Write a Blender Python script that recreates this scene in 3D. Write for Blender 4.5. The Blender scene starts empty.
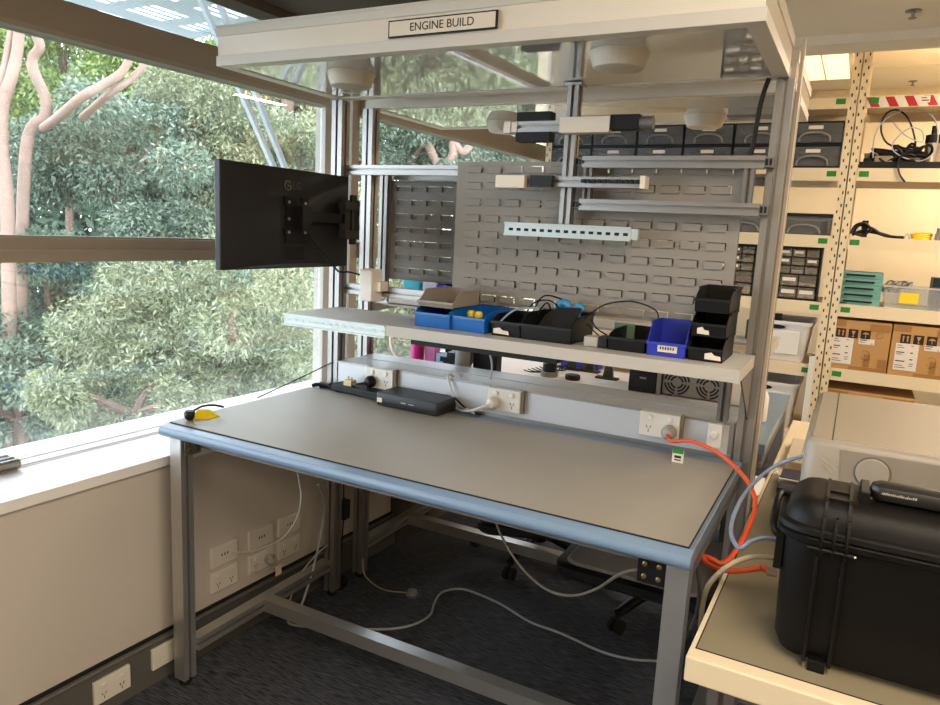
import bpy, math, random
import numpy as np
from mathutils import Vector, Matrix
random.seed(7)
SC = bpy.context.scene
COL = SC.collection
# ------------------------------------------------------------------ camera
F_PX, YAW, PITCH, ROLL = 722.2, -.48387, .16829, -.05037
CAM = Vector((0, 0, 1.44))
_f = Vector((math.sin(YAW)*math.cos(PITCH), math.cos(YAW)*math.cos(PITCH), -math.sin(PITCH)))
_r = Vector((math.cos(YAW), -math.sin(YAW), 0))
_d = _f.cross(_r)
RT = _r*math.cos(ROLL) + _d*math.sin(ROLL)
DN = -_r*math.sin(ROLL) + _d*math.cos(ROLL)
cd = bpy.data.cameras.new('camera')
cam = bpy.data.objects.new('camera', cd); COL.objects.link(cam)
cd.sensor_width = 36; cd.lens = F_PX/940*36; cd.clip_start = .02; cd.clip_end = 300
M3 = Matrix((RT, -DN, -_f)).transposed()
cam.matrix_world = Matrix.Translation(CAM) @ M3.to_4x4()
SC.camera = cam
# ------------------------------------------------------------------ world, sun, lamps, exposure
wd = bpy.data.worlds.new('sky'); SC.world = wd; wd.use_nodes = True
bg = wd.node_tree.nodes['Background']
bg.inputs[0].default_value = (.80, .91, 1.0, 1); bg.inputs[1].default_value = 8.0
def light(name, kind, loc, energy, color, rot=(0, 0, 0), **k):
    l = bpy.data.lights.new(name, kind); l.energy = energy; l.color = color
    o = bpy.data.objects.new(name, l); COL.objects.link(o); o.location = loc; o.rotation_euler = rot
    for a, b in k.items(): setattr(l, a, b)
    return o
SUN = light('sun', 'SUN', (0, 0, 12), .8, (1, .95, .86), angle=math.radians(12))
SUN.rotation_euler = Vector((-.55, .45, -.72)).to_track_quat('-Z', 'Y').to_euler()
WARM = (1, .84, .66)
for q, (lx, ly, le) in enumerate(((.3, .5, 26), (1.5, .5, 20), (1.2, 2.7, 26), (2.7, 1.2, 30), (.25, -1.3, 30), (2.2, -1.3, 34))):
    light('ceiling_lamp', 'AREA', (lx, ly, 2.255), le, WARM, shape='RECTANGLE', size=.28, size_y=1.15)
light('ceiling_lamp_back', 'AREA', (.9, 4.7, 2.48), 50, WARM, shape='RECTANGLE', size=.3, size_y=.8)
light('rack_fill', 'AREA', (.9, 3.75, 2.48), 24, WARM, shape='RECTANGLE', size=.28, size_y=.4)  # added fill to brighten the rack front; no fixture hangs here
vs = SC.view_settings
vs.view_transform = 'Standard'; vs.look = 'None'; vs.gamma = 1; vs.use_curve_mapping = False; vs.exposure = 0.08
SC.cycles.use_denoising = True
SC.cycles.max_bounces = 8; SC.cycles.transparent_max_bounces = 24; SC.cycles.caustics_reflective = False; SC.cycles.caustics_refractive = False
# ------------------------------------------------------------------ helpers
def ray(px, py): return _f + RT*((px-470)/F_PX) + DN*((py-352.5)/F_PX)
def aty(px, py, v): d = ray(px, py); return CAM + d*(v/d.y)
def atz(px, py, h): d = ray(px, py); return CAM + d*((h-CAM.z)/d.z)
def atd(px, py, dist): return CAM + ray(px, py)*dist
def lin(c):
    return tuple(((v/255)/12.92 if v/255 <= .04045 else ((v/255+.055)/1.055)**2.4) for v in c)
def mat(name, rgb, rough=.5, metal=0, spec=.5, noise=0, nscale=20, bump=0, bscale=200, emit=None, estr=0, coat=0, stretch=None):
    m = bpy.data.materials.new(name); m.use_nodes = True
    nt = m.node_tree; b = nt.nodes['Principled BSDF']; c = (*lin(rgb), 1)
    b.inputs['Base Color'].default_value = c; b.inputs['Roughness'].default_value = rough
    b.inputs['Metallic'].default_value = metal; b.inputs['Specular IOR Level'].default_value = spec
    b.inputs['Coat Weight'].default_value = coat; b.inputs['Coat Roughness'].default_value = .03
    tc = None
    if noise or bump:
        tc = nt.nodes.new('ShaderNodeTexCoord'); mp = nt.nodes.new('ShaderNodeMapping')
        nt.links.new(tc.outputs['Object'], mp.inputs[0])
        if stretch: mp.inputs['Scale'].default_value = stretch
    if noise:
        n = nt.nodes.new('ShaderNodeTexNoise'); n.inputs['Scale'].default_value = nscale; n.inputs['Detail'].default_value = 5
        nt.links.new(mp.outputs[0], n.inputs['Vector'])
        mx = nt.nodes.new('ShaderNodeMix'); mx.data_type = 'RGBA'
        mx.inputs[6].default_value = (*[v*(1-noise) for v in c[:3]], 1); mx.inputs[7].default_value = (*[min(1, v*(1+noise)) for v in c[:3]], 1)
        nt.links.new(n.outputs[0], mx.inputs[0]); nt.links.new(mx.outputs[2], b.inputs['Base Color'])
    if bump:
        n2 = nt.nodes.new('ShaderNodeTexNoise'); n2.inputs['Scale'].default_value = bscale
        nt.links.new(mp.outputs[0], n2.inputs['Vector'])
        bp = nt.nodes.new('ShaderNodeBump'); bp.inputs['Strength'].default_value = bump; bp.inputs['Distance'].default_value = .002
        nt.links.new(n2.outputs[0], bp.inputs['Height']); nt.links.new(bp.outputs[0], b.inputs['Normal'])
    if emit:
        b.inputs['Emission Color'].default_value = (*lin(emit), 1); b.inputs['Emission Strength'].default_value = estr
    return m
def clear_mat(name, rgb, alpha, rough=.15, fres=1.45):
    m = bpy.data.materials.new(name); m.use_nodes = True; nt = m.node_tree; nt.nodes.clear()
    out = nt.nodes.new('ShaderNodeOutputMaterial'); tr = nt.nodes.new('ShaderNodeBsdfTransparent')
    df = nt.nodes.new('ShaderNodeBsdfDiffuse'); df.inputs[0].default_value = (*lin(rgb), 1)
    gl = nt.nodes.new('ShaderNodeBsdfGlossy'); gl.inputs['Roughness'].default_value = rough
    m1 = nt.nodes.new('ShaderNodeMixShader'); m1.inputs[0].default_value = alpha
    nt.links.new(tr.outputs[0], m1.inputs[1]); nt.links.new(df.outputs[0], m1.inputs[2])
    lw = nt.nodes.new('ShaderNodeLayerWeight'); lw.inputs[0].default_value = .5      # Schlick: same from both sides of a thin sheet
    pw = nt.nodes.new('ShaderNodeMath'); pw.operation = 'POWER'; pw.inputs[1].default_value = 5; nt.links.new(lw.outputs['Facing'], pw.inputs[0])
    ma = nt.nodes.new('ShaderNodeMath'); ma.operation = 'MULTIPLY_ADD'; f0 = ((fres-1)/(fres+1))**2
    ma.inputs[1].default_value = 1-f0; ma.inputs[2].default_value = f0; nt.links.new(pw.outputs[0], ma.inputs[0])
    m2 = nt.nodes.new('ShaderNodeMixShader'); nt.links.new(ma.outputs[0], m2.inputs[0])
    nt.links.new(m1.outputs[0], m2.inputs[1]); nt.links.new(gl.outputs[0], m2.inputs[2])
    nt.links.new(m2.outputs[0], out.inputs[0])
    return m
def leaf_mat(name, a, b, dark):
    m = bpy.data.materials.new(name); m.use_nodes = True; nt = m.node_tree; p = nt.nodes['Principled BSDF']
    g = nt.nodes.new('ShaderNodeNewGeometry'); cr = nt.nodes.new('ShaderNodeValToRGB')
    cr.color_ramp.elements[0].color = (*[.40*v for v in lin(dark)], 1); cr.color_ramp.elements[1].color = (*[.48*v for v in lin(b)], 1)
    e = cr.color_ramp.elements.new(.45); e.color = (*[.43*v for v in lin(a)], 1)
    nt.links.new(g.outputs['Random Per Island'], cr.inputs[0])
    nt.links.new(cr.outputs[0], p.inputs['Base Color']); p.inputs['Roughness'].default_value = .45
    tl = nt.nodes.new('ShaderNodeBsdfTranslucent'); nt.links.new(cr.outputs[0], tl.inputs[0])
    mx = nt.nodes.new('ShaderNodeMixShader'); mx.inputs[0].default_value = .3
    nt.links.new(p.outputs[0], mx.inputs[1]); nt.links.new(tl.outputs[0], mx.inputs[2])
    nt.links.new(mx.outputs[0], nt.nodes['Material Output'].inputs[0])
    return m
WL = {}
class MB:
    def __init__(s): s.v = []; s.f = []; s.m = []; s.M = None
    def add(s, vs_, fs, mi=0):
        o = len(s.v); s.v += [tuple(s.M @ Vector(v)) if s.M else tuple(v) for v in vs_]; s.f += [tuple(o+i for i in f) for f in fs]; s.m += [mi]*len(fs); return s
    def box(s, x0, x1, y0, y1, z0, z1, mi=0):
        x0, x1 = sorted((x0, x1)); y0, y1 = sorted((y0, y1)); z0, z1 = sorted((z0, z1))
        return s.add([(x0,y0,z0),(x1,y0,z0),(x1,y1,z0),(x0,y1,z0),(x0,y0,z1),(x1,y0,z1),(x1,y1,z1),(x0,y1,z1)],
                     [(3,2,1,0),(4,5,6,7),(0,1,5,4),(1,2,6,5),(2,3,7,6),(3,0,4,7)], mi)
    def rail(s, a, b, w, h, mi=0, up=(0,0,1)):        # a bar of w x h between two points
        a = Vector(a); b = Vector(b); d = (b-a).normalized(); u = Vector(up)
        if abs(d.dot(u)) > .98: u = Vector((0,1,0))
        r = d.cross(u).normalized(); u = r.cross(d)
        vv = [p + r*(i*w/2) + u*(j*h/2) for p in (a, b) for i, j in ((-1,-1),(1,-1),(1,1),(-1,1))]
        return s.add(vv, [(0,1,2,3),(7,6,5,4),(0,4,5,1),(1,5,6,2),(2,6,7,3),(3,7,4,0)], mi)
    def prism(s, poly, axis, a, b, mi=0):
        n = len(poly)
        def mk(u, v, t): return (t,u,v) if axis == 'x' else ((u,t,v) if axis == 'y' else (u,v,t))
        vv = [mk(u,v,a) for u,v in poly] + [mk(u,v,b) for u,v in poly]
        fs = [tuple(range(n))[::-1], tuple(range(n, 2*n))] + [(i,(i+1)%n,n+(i+1)%n,n+i) for i in range(n)]
        return s.add(vv, fs, mi)
    def prof(s, axis, a, b, u0, u1, v0, v1, mi=0, sw=.009, sd=.014, slots='uv'):   # slotted aluminium profile; slots: which pairs of faces are grooved
        u0, u1 = sorted((u0,u1)); v0, v1 = sorted((v0,v1)); cu = (u0+u1)/2; cv = (v0+v1)/2; h = sw/2
        P = [(u0,v0),(cu-h,v0),(cu-h,v0+sd),(cu+h,v0+sd),(cu+h,v0),(u1,v0),(u1,cv-h),(u1-sd,cv-h),(u1-sd,cv+h),(u1,cv+h),
             (u1,v1),(cu+h,v1),(cu+h,v1-sd),(cu-h,v1-sd),(cu-h,v1),(u0,v1),(u0,cv+h),(u0+sd,cv+h),(u0+sd,cv-h),(u0,cv-h)]
        if slots == '': P = [(u0,v0),(u1,v0),(u1,v1),(u0,v1)]
        if slots == 'u': P = [P[0]]+P[5:11]+P[15:]
        return s.prism(P, axis, min(a,b), max(a,b), mi)
    def lathe(s, pr, c=(0,0,0), n=20, mi=0, axis='z'):
        vv = []; fs = []
        for r, z in pr:
            for i in range(n):
                t = 2*math.pi*i/n; p = (r*math.cos(t), r*math.sin(t), z)
                if axis == 'y': p = (p[0], p[2], p[1])
                if axis == 'x': p = (p[2], p[0], p[1])
                vv.append((c[0]+p[0], c[1]+p[1], c[2]+p[2]))
        for k in range(len(pr)-1):
            for i in range(n):
                j = (i+1) % n; fs.append((k*n+i, k*n+j, (k+1)*n+j, (k+1)*n+i))
        fs.append(tuple(range(n))[::-1]); fs.append(tuple((len(pr)-1)*n+i for i in range(n)))
        return s.add(vv, fs, mi)
    def tube(s, pts, r, n=8, mi=0, smooth=True, r2=None):
        P = [Vector(p) for p in pts]
        if smooth and len(P) > 2:
            Q = []
            for i in range(len(P)-1):
                p0 = P[max(0,i-1)]; p1 = P[i]; p2 = P[i+1]; p3 = P[min(len(P)-1,i+2)]
                for k in range(6):
                    t = k/6
                    Q.append(.5*((2*p1)+(p2-p0)*t+(2*p0-5*p1+4*p2-p3)*t*t+(3*p1-p0-3*p2+p3)*t**3))
            Q.append(P[-1]); P = Q
        vv = []; fs = []; u = None
        for i, p in enumerate(P):
            d = (P[min(i+1,len(P)-1)]-P[max(i-1,0)])
            d = d.normalized() if d.length > 1e-9 else Vector((0,0,1))
            if u is None: u = d.orthogonal().normalized()
            u = (u-d*u.dot(d)); u = u.normalized() if u.length > 1e-6 else d.orthogonal().normalized()
            w = d.cross(u); rr = r if r2 is None else r+(r2-r)*i/(len(P)-1)
            for k in range(n):
                t = 2*math.pi*k/n; vv.append(p+u*(rr*math.cos(t))+w*(rr*math.sin(t)))
        for i in range(len(P)-1):
            for k in range(n):
                j = (k+1) % n; fs.append((i*n+k, i*n+j, (i+1)*n+j, (i+1)*n+k))
        fs.append(tuple(range(n))[::-1]); fs.append(tuple((len(P)-1)*n+k for k in range(n)))
        return s.add(vv, fs, mi)
    def rbox(s, x0, x1, y0, y1, zs, r, mi=0, n=6):     # rounded-corner body; zs = [(z, outset)]
        vv = []; fs = []
        for z, o in zs:
            rr = max(.001, r+o)
            for cx, cy, a0 in ((x1-r,y1-r,0),(x0+r,y1-r,90),(x0+r,y0+r,180),(x1-r,y0+r,270)):
                for k in range(n+1):
                    a = math.radians(a0+90*k/n); vv.append((cx+rr*math.cos(a), cy+rr*math.sin(a), z))
        m = 4*(n+1)
        for k in range(len(zs)-1):
            for i in range(m):
                j = (i+1) % m; fs.append((k*m+i, k*m+j, (k+1)*m+j, (k+1)*m+i))
        fs.append(tuple(range(m))[::-1]); fs.append(tuple((len(zs)-1)*m+i for i in range(m)))
        return s.add(vv, fs, mi)
    def build(s, name, mats, parent=None, local=False, bevel=0, smooth=False, off=None, **props):
        me = bpy.data.meshes.new(name)
        L = Vector((0,0,0))
        if off is not None: L = Vector(off)
        elif parent is not None and not local: L = WL[parent.name]
        me.from_pydata([(v[0]-L.x, v[1]-L.y, v[2]-L.z) for v in s.v], [], s.f)
        mats = mats if isinstance(mats, (list, tuple)) else [mats]
        for m in mats: me.materials.append(m)
        me.polygons.foreach_set('material_index', s.m)
        if smooth:
            me.polygons.foreach_set('use_smooth', [True]*len(s.f))
            me.set_sharp_from_angle(angle=math.radians(40))
        me.update()
        o = bpy.data.objects.new(name, me); COL.objects.link(o)
        if parent is not None: o.parent = parent; WL[o.name] = WL[parent.name]
        if bevel:
            b = o.modifiers.new('bevel', 'BEVEL'); b.width = bevel; b.segments = 2; b.limit_method = 'ANGLE'; b.angle_limit = math.radians(50)
        for k, v in props.items(): o[k] = v
        return o
def tag(o, label, cat, group=None):
    o['label'] = label; o['category'] = cat
    if group: o['group'] = group
    return o
def thing(name, label, cat, loc=(0,0,0), group=None, rz=0):
    o = bpy.data.objects.new(name, None); COL.objects.link(o); o.location = loc; o.rotation_euler = (0,0,rz); o.empty_display_size = .05
    WL[o.name] = Vector(loc); return tag(o, label, cat, group)
def solo(name, mb, mats, label, cat, group=None, **k):   # a thing that is one mesh, origin at its base
    a = np.array(mb.v); c = (a.min(0)+a.max(0))/2; off = Vector((c[0], c[1], a[:,2].min()))
    o = mb.build(name, mats, off=off, **k); o.location = off; WL[o.name] = off
    return tag(o, label, cat, group)
def struct(name, mb, mats, **k):
    o = mb.build(name, mats, **k); o['kind'] = 'structure'; WL[o.name] = Vector((0,0,0)); return o
def dup(root, loc, label=None, rz=None):
    r = root.copy(); COL.objects.link(r); r.location = loc; WL[r.name] = Vector(loc)
    if rz is not None: r.rotation_euler = (0,0,rz)
    if label: r['label'] = label
    for ch in list(root.children):
        c = ch.copy(); COL.objects.link(c); c.parent = r
        for g in list(ch.children):
            d = g.copy(); COL.objects.link(d); d.parent = c
    return r
def text_mesh(txt, size, M, shear=0):
    cu = bpy.data.curves.new('t', 'FONT'); cu.body = txt; cu.size = size; cu.align_x = 'CENTER'; cu.align_y = 'CENTER'; cu.extrude = .0004; cu.shear = shear
    o = bpy.data.objects.new('t', cu); COL.objects.link(o)
    me = bpy.data.meshes.new_from_object(o); bpy.data.objects.remove(o)
    mb = MB(); mb.M = M
    mb.add([v.co for v in me.vertices], [tuple(p.vertices) for p in me.polygons]); return mb
# ------------------------------------------------------------------ materials
ALU = mat('aluminium', (154,151,148), .36, .75, noise=.015, nscale=60)
ALUB = mat('aluminium_bright', (196,195,194), .3, .8, noise=.015)
ALUD = mat('aluminium_dull', (126,122,118), .5, .6, noise=.015, nscale=60)
GALV = mat('galvanised_steel', (190,200,198), .45, .4)
STEEL = mat('zinc_bolt', (165,160,150), .3, .9)
BRASS = mat('brass', (146,128,84), .3, .9)
BLK = mat('black_plastic', (15,15,16), .45, spec=.35)
BLKM = mat('matte_black', (18,17,18), .6, spec=.35)
BLKR = mat('textured_black', (34,31,29), .5, bump=.25, bscale=900)
DKGREY = mat('dark_grey', (58,56,54), .55)
LAMI = mat('blue_grey_laminate', (112,130,146), .35, noise=.04, nscale=30)
NOSE = mat('blue_grey_edge', (122,146,172), .28, noise=.02)
MATTOP = mat('bench_mat_grey', (150,144,133), .42, noise=.06, nscale=3, bump=.08, bscale=500)
BLKRUB = mat('black_rubber', (18,18,18), .8)
PEG = mat('grey_powder_coat', (150,143,134), .5, noise=.03, nscale=80)
PEGD = mat('grey_powder_coat_dark', (122,117,112), .5, noise=.03, nscale=80)
SHELF = mat('shelf_paint', (186,180,170), .42, noise=.02)
SHELFTOP = mat('shelf_top', (192,188,182), .45, noise=.04, nscale=8)
WHITE = mat('white_plastic', (226,220,210), .35)
OFFW = mat('off_white_plastic', (236,224,206), .4)
GLOSSW = mat('gloss_panel', (196,196,194), .015, spec=.9, coat=.8)
CANW = mat('canopy_frame', (220,213,202), .4)
CANP = mat('canopy_fascia', (242,232,216), .16, spec=.6)
LAMPB = mat('fitting_beige', (206,196,180), .5)
WALLP = mat('wall_paint', (204,196,187), .55, noise=.015, nscale=4, bump=.04, bscale=600)
WALLC = mat('wall_cream', (226,210,178), .6, noise=.015, nscale=3)
CEIL = mat('ceiling_paint', (238,232,220), .8, noise=.02, nscale=6)
SOFF = mat('shaded_soffit', (86,76,66), .7)  # soffit brown, painted dark to carry the shade of the unlit ceiling
SKIRT = mat('skirting_grey', (92,90,86), .5)
BROWN = mat('window_frame_bronze', (162,148,132), .45, .05)
BROWNL = mat('window_gasket', (168,160,148), .5)
SILL = mat('white_sill', (240,238,236), .35)
COLUMN = mat('column_paint', (196,190,182), .55)
GLASS = clear_mat('window_glass', (220,235,240), .05, .0, 1.8)  # faint diffuse share paints in the hazy reflected veil on the panes
CARTON = mat('cardboard', (186,140,84), .75, noise=.06, nscale=10)
CARTAPE = mat('brown_tape', (158,112,62), .35)
PAPER = mat('label_paper', (226,214,200), .7)
INK = mat('black_ink', (30,24,20), .7)
GREEN = mat('green_tape', (38,128,46), .5)
RED = mat('red_tape', (178,30,36), .45)
RACK = mat('rack_cream', (228,208,172), .45)
RACKB = mat('rack_board', (214,196,162), .6)
TABLETOP = mat('side_table_cream', (222,204,172), .45)
TMAT = mat('olive_mat', (132,122,98), .5, noise=.08, nscale=4)
PRN = mat('printer_beige', (146,135,118), .5, bump=.1, bscale=700)
PRNF = mat('printer_front', (150,140,126), .45, bump=.1, bscale=700)
CLEAR = clear_mat('clear_plastic', (190,196,200), .22, .12)
SMOKE = clear_mat('smoky_plastic', (120,121,124), .42, .15)
TEAL = mat('teal_card', (112,164,152), .6)
BLUE = mat('blue_plastic', (22,100,178), .35)
BLUE2 = mat('royal_blue_plastic', (48,62,178), .4)
GREYB = mat('grey_bin_plastic', (150,140,128), .45)
YEL = mat('yellow_plastic', (240,204,40), .4)
ORG = mat('orange_cord', (222,84,40), .45)
GRYC = mat('grey_cable', (172,176,182), .5)
BLUC = mat('blue_grey_cable', (126,136,156), .45)
BEIC = mat('beige_cable', (176,160,132), .5)
WHC = mat('white_cable', (206,204,200), .45)
PINK = mat('pink_plastic', (226,40,140), .5)
PINKL = mat('light_pink', (232,130,196), .5)
LBLUE = mat('light_blue_card', (176,208,240), .6)
CYAN = mat('cyan_card', (60,180,200), .6)
PALE = mat('pale_mat', (232,220,210), .6)
GRYBOX = mat('grey_metal_case', (132,128,122), .45, .3)
NAVY = mat('navy', (22,28,64), .5)
MESHM = mat('grey_mesh_fabric', (120,112,104), .8, noise=.5, nscale=400)
BARK = mat('pink_bark', (132,108,95), .7, noise=.2, nscale=6)
BARKB = mat('brown_bark', (98,78,66), .8, noise=.3, nscale=12)
SHADE = mat('outdoor_metal', (212,222,236), .4, .2)
# carpet: dark ribbed
def carpet():
    m = mat('carpet', (52,53,58), .8); nt = m.node_tree; b = nt.nodes['Principled BSDF']
    tc = nt.nodes.new('ShaderNodeTexCoord'); mp = nt.nodes.new('ShaderNodeMapping'); mp.inputs['Scale'].default_value = (14, 160, 1); mp.inputs['Rotation'].default_value = (0,0,.05)
    n = nt.nodes.new('ShaderNodeTexNoise'); n.inputs['Scale'].default_value = 1.4; n.inputs['Detail'].default_value = 4
    cr = nt.nodes.new('ShaderNodeValToRGB'); cr.color_ramp.elements[0].position = .36; cr.color_ramp.elements[0].color = (*lin((26,28,33)),1); cr.color_ramp.elements[1].position = .68; cr.color_ramp.elements[1].color = (*lin((92,96,106)),1)
    nt.links.new(tc.outputs['Object'], mp.inputs[0]); nt.links.new(mp.outputs[0], n.inputs['Vector']); nt.links.new(n.outputs[0], cr.inputs[0]); nt.links.new(cr.outputs[0], b.inputs['Base Color'])
    bp = nt.nodes.new('ShaderNodeBump'); bp.inputs['Strength'].default_value = .6; bp.inputs['Distance'].default_value = .004
    nt.links.new(n.outputs[0], bp.inputs['Height']); nt.links.new(bp.outputs[0], b.inputs['Normal'])
    return m
CARPET = carpet()
# ------------------------------------------------------------------ the room
WY = .0319                      # the window wall is turned a little against the bench
NW = Vector((math.cos(WY), -math.sin(WY), 0)); TW = Vector((math.sin(WY), math.cos(WY), 0))
MW = Matrix((( NW.x, TW.x, 0, 0), (NW.y, TW.y, 0, 0), (0, 0, 1, 0), (0, 0, 0, 1)))   # local x = away from wall, y = along wall
def wmb(): m = MB(); m.M = MW; return m
struct('floor', MB().box(-2.5, 4.2, -2.8, 5.9, -.08, 0), CARPET)
struct('ceiling', MB().box(-2.12, 4.2, -2.8, 3.46, 2.27, 2.33).box(-2.12, 4.2, 3.40, 5.9, 2.5, 2.56).box(-2.12, 4.2, 3.40, 3.46, 2.33, 2.5)
       .box(-.36, -.352, -2.8, 3.4, 2.267, 2.272).box(.84, .848, -2.8, 3.4, 2.267, 2.272).box(-2.0, 4.2, 5.05, 5.058, 2.497, 2.502), CEIL)
struct('trim_1', MB().box(-1.2, 4.2, 3.33, 3.5, 2.235, 2.27), CEIL)
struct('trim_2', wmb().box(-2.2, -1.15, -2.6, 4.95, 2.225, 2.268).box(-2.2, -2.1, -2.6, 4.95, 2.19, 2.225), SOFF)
struct('wall_back', MB().box(-2.5, 4.2, 5.7, 5.82, 0, 2.5), WALLC)
struct('wall_right', MB().box(4.1, 4.2, -2.8, 5.8, 0, 2.5), WALLC)
struct('wall_front', MB().box(-2.5, 4.2, -2.8, -2.7, 0, 2.5), WALLC)
struct('wall_left', wmb().box(-1.92, -1.835, -2.7, 5.75, 0, .69).box(-2.3, -2.1, 4.98, 5.75, .69, 2.5).box(-2.3,-2.1,-2.75,-2.3,0,2.5), WALLP)
struct('baseboard_left', wmb().box(-1.835, -1.812, -2.7, 5.7, 0, .138).box(-1.835, -1.806, -2.7, 5.7, .138, .142, 1).box(-1.835, -1.826, -2.7, 5.7, .142, .15, 2), [SKIRT, ALU, BLKM])
struct('trim_3', wmb().box(-2.24, -1.815, -2.7, 5.0, .690, .72).box(-2.085, -2.045, -2.7, 5.0, .72, .7235, 1).box(-2.12, -2.1, -2.7, 5., .72, .7225, 1).box(-2.035, -2.03, -2.7, 5., .72, .722, 1), [SILL, mat('sill_track', (226,222,224), .35)], bevel=.004)
def window(n, y0, y1):
    fr = struct('window_%d' % n, wmb().box(-2.22, -2.14, y0, y1, 1.94, 2.03).box(-2.21, -2.135, y0, y1, 1.925, 1.94, 1).box(-2.21, -2.15, y0, y1, 1.283, 1.353).box(-2.205, -2.145, y0, y1, 1.316, 1.320, 1)
                .box(-2.22, -2.13, y0, y1, .712, .7215, 2).box(-2.2, -2.17, y0, y1, 1.353, 1.36, 1), [BROWN, BROWNL, SILL])
    for z0, z1 in ((.722, 1.283), (1.353, 1.925), (2.03, 2.19)):
        wmb().box(-2.185, -2.179, y0+.01, y1-.01, z0, z1).build('glass_pane', GLASS, fr)
window(1, -2.3, 2.465); window(2, 2.695, 4.94)
struct('trim_4', wmb().box(-2.22, -2.165, 2.465, 2.585, .72, 2.19).box(-2.21, -2.17, 2.585, 2.60, .72, 2.19, 2).box(-2.21, -2.165, 2.645, 2.695, .72, 2.19, 1), [COLUMN, BROWN, BLKM])
struct('trim_5', wmb().box(-2.22, -2.08, 4.90, 4.99, .72, 2.3), BROWN)
# ceiling light over the aisle
t = thing('ceiling_light', 'square louvred fluorescent ceiling light above the aisle by the rack', 'ceiling light', (-.31, 4.62, 2.44))
MB().box(-.46, -.16, 4.18, 5.06, 2.46, 2.5).box(-.46,-.44,4.18,5.06,2.44,2.46).box(-.18,-.16,4.18,5.06,2.44,2.46).box(-.44,-.18,5.04,5.06,2.44,2.46).box(-.44,-.18,4.18,4.2,2.44,2.46).build('frame', WHITE, t)
MB().box(-.44, -.18, 4.2, 5.04, 2.452, 2.459).build('diffuser', mat('lamp_diffuser', (255,240,215), .5, emit=(255,228,186), estr=4), t)
mb = MB()
for k in range(14): mb.box(-.44, -.18, 4.25+k*.058, 4.254+k*.058, 2.44, 2.452)
mb.box(-.313,-.307,4.2,5.04,2.44,2.452); mb.build('louvre', WHITE, t)
for x, y_, z_, lb in ((.06, 3.08, 2.27, 'small ceiling sprinkler head on the lower ceiling, near the top right corner'), (.16, 5.5, 2.5, 'small ceiling sprinkler head above the red and white striped shelf edge')):
    t = thing('sprinkler', lb, 'sprinkler', (x, y_, z_-.03), 'ceiling sprinklers')
    MB().lathe([(.026,0),(.026,-.003),(.015,-.006)], (x,y_,z_), 20).build('escutcheon', ALU, t)
    MB().lathe([(.006,-.003),(.005,-.022),(.013,-.024),(.013,-.027),(.003,-.03)], (x,y_,z_), 12).build('head', ALU, t)
# ------------------------------------------------------------------ outdoors
LF = [leaf_mat('leaf_teal', (152,180,150), (214,228,204), (88,116,92)), leaf_mat('leaf_olive', (186,198,150), (236,240,200), (122,140,98)),
      leaf_mat('leaf_dark', (120,154,124), (178,204,170), (62,88,70)), leaf_mat('leaf_bright', (170,204,100), (226,244,160), (104,140,70))]
def leaves(name, lumps, n, L, W, m, parent, seed, droop=.5):
    rg = np.random.default_rng(seed)
    C = np.array([l[0] for l in lumps], float); R = np.array([l[1] for l in lumps], float)
    w = R**2; idx = rg.choice(len(lumps), n, p=w/w.sum())
    d = rg.normal(size=(n,3)); d /= np.linalg.norm(d,axis=1)[:,None]
    P = C[idx]+d*(R[idx]*(.55+.5*rg.random(n)))[:,None]*np.array([1,1,.8])
    a = rg.normal(size=(n,3))*.8+d*.5; a[:,2] -= droop; a /= np.linalg.norm(a,axis=1)[:,None]
    b = np.cross(a, rg.normal(size=(n,3))); b /= np.linalg.norm(b,axis=1)[:,None]
    s = (.6+.8*rg.random(n))[:,None]
    V = np.stack([P, P+a*s*L*.5+b*s*W*.5, P+a*s*L, P+a*s*L*.5-b*s*W*.5],1).reshape(-1,3)
    V -= np.array(WL[parent.name])
    me = bpy.data.meshes.new(name); me.vertices.add(4*n); me.vertices.foreach_set('co', V.ravel())
    me.loops.add(4*n); me.loops.foreach_set('vertex_index', np.arange(4*n)); me.polygons.add(n)
    me.polygons.foreach_set('loop_start', np.arange(n)*4); me.update(calc_edges=True); me.validate(); me.materials.append(m)
    o = bpy.data.objects.new(name, me); COL.objects.link(o); o.parent = parent; WL[o.name] = WL[parent.name]; return o
GZ = -6.0
def tree(name, label, cx, cy, dist, rx, ry, col, n, seed, trunk=BARKB, L=.13, W=.045, nl=22, lim=None, group='trees outside the window'):
    c = atd(cx, cy, dist); Rx = rx/F_PX*dist; Ry = ry/F_PX*dist; rg = random.Random(seed); lumps = []
    for k in range(nl):
        a = rg.uniform(0, 2*math.pi); q = math.sqrt(rg.random()); e = rg.uniform(-1,1)*.7
        lumps.append((c+RT*(Rx*q*math.cos(a))+Vector((0,0,1))*(Ry*q*math.sin(a))+_f*(e*min(Rx,1.6)), min(Rx,Ry*1.6)*rg.uniform(.24,.42)))
    t = thing(name, label, 'tree', (c.x, c.y, GZ), group)
    leaves('foliage', lumps, int(n*2.6), L*.6, W*.62, LF[col], t, seed)
    mb = MB().tube([(c.x, c.y, GZ), (c.x+.1, c.y, (GZ+c.z)/2), (c.x, c.y+.1, c.z-.2*Ry)], .14, 8, r2=.07)
    for k in range(5): mb.tube([(c.x, c.y+.1, c.z-.4*Ry), (Vector((c.x,c.y,c.z))+lumps[k][0])/2, lumps[k][0]], .05, 6, r2=.015)
    mb.build('trunk', trunk, t, smooth=True)
    for pts, r0, r1 in (lim or []):
        MB().tube([atd(px, py, dd) for px, py, dd in pts], r0, 10, r2=r1).build('limb', BARK if trunk is BARK else BARKB, t, smooth=True)
    return t
D = 8.5
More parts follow.
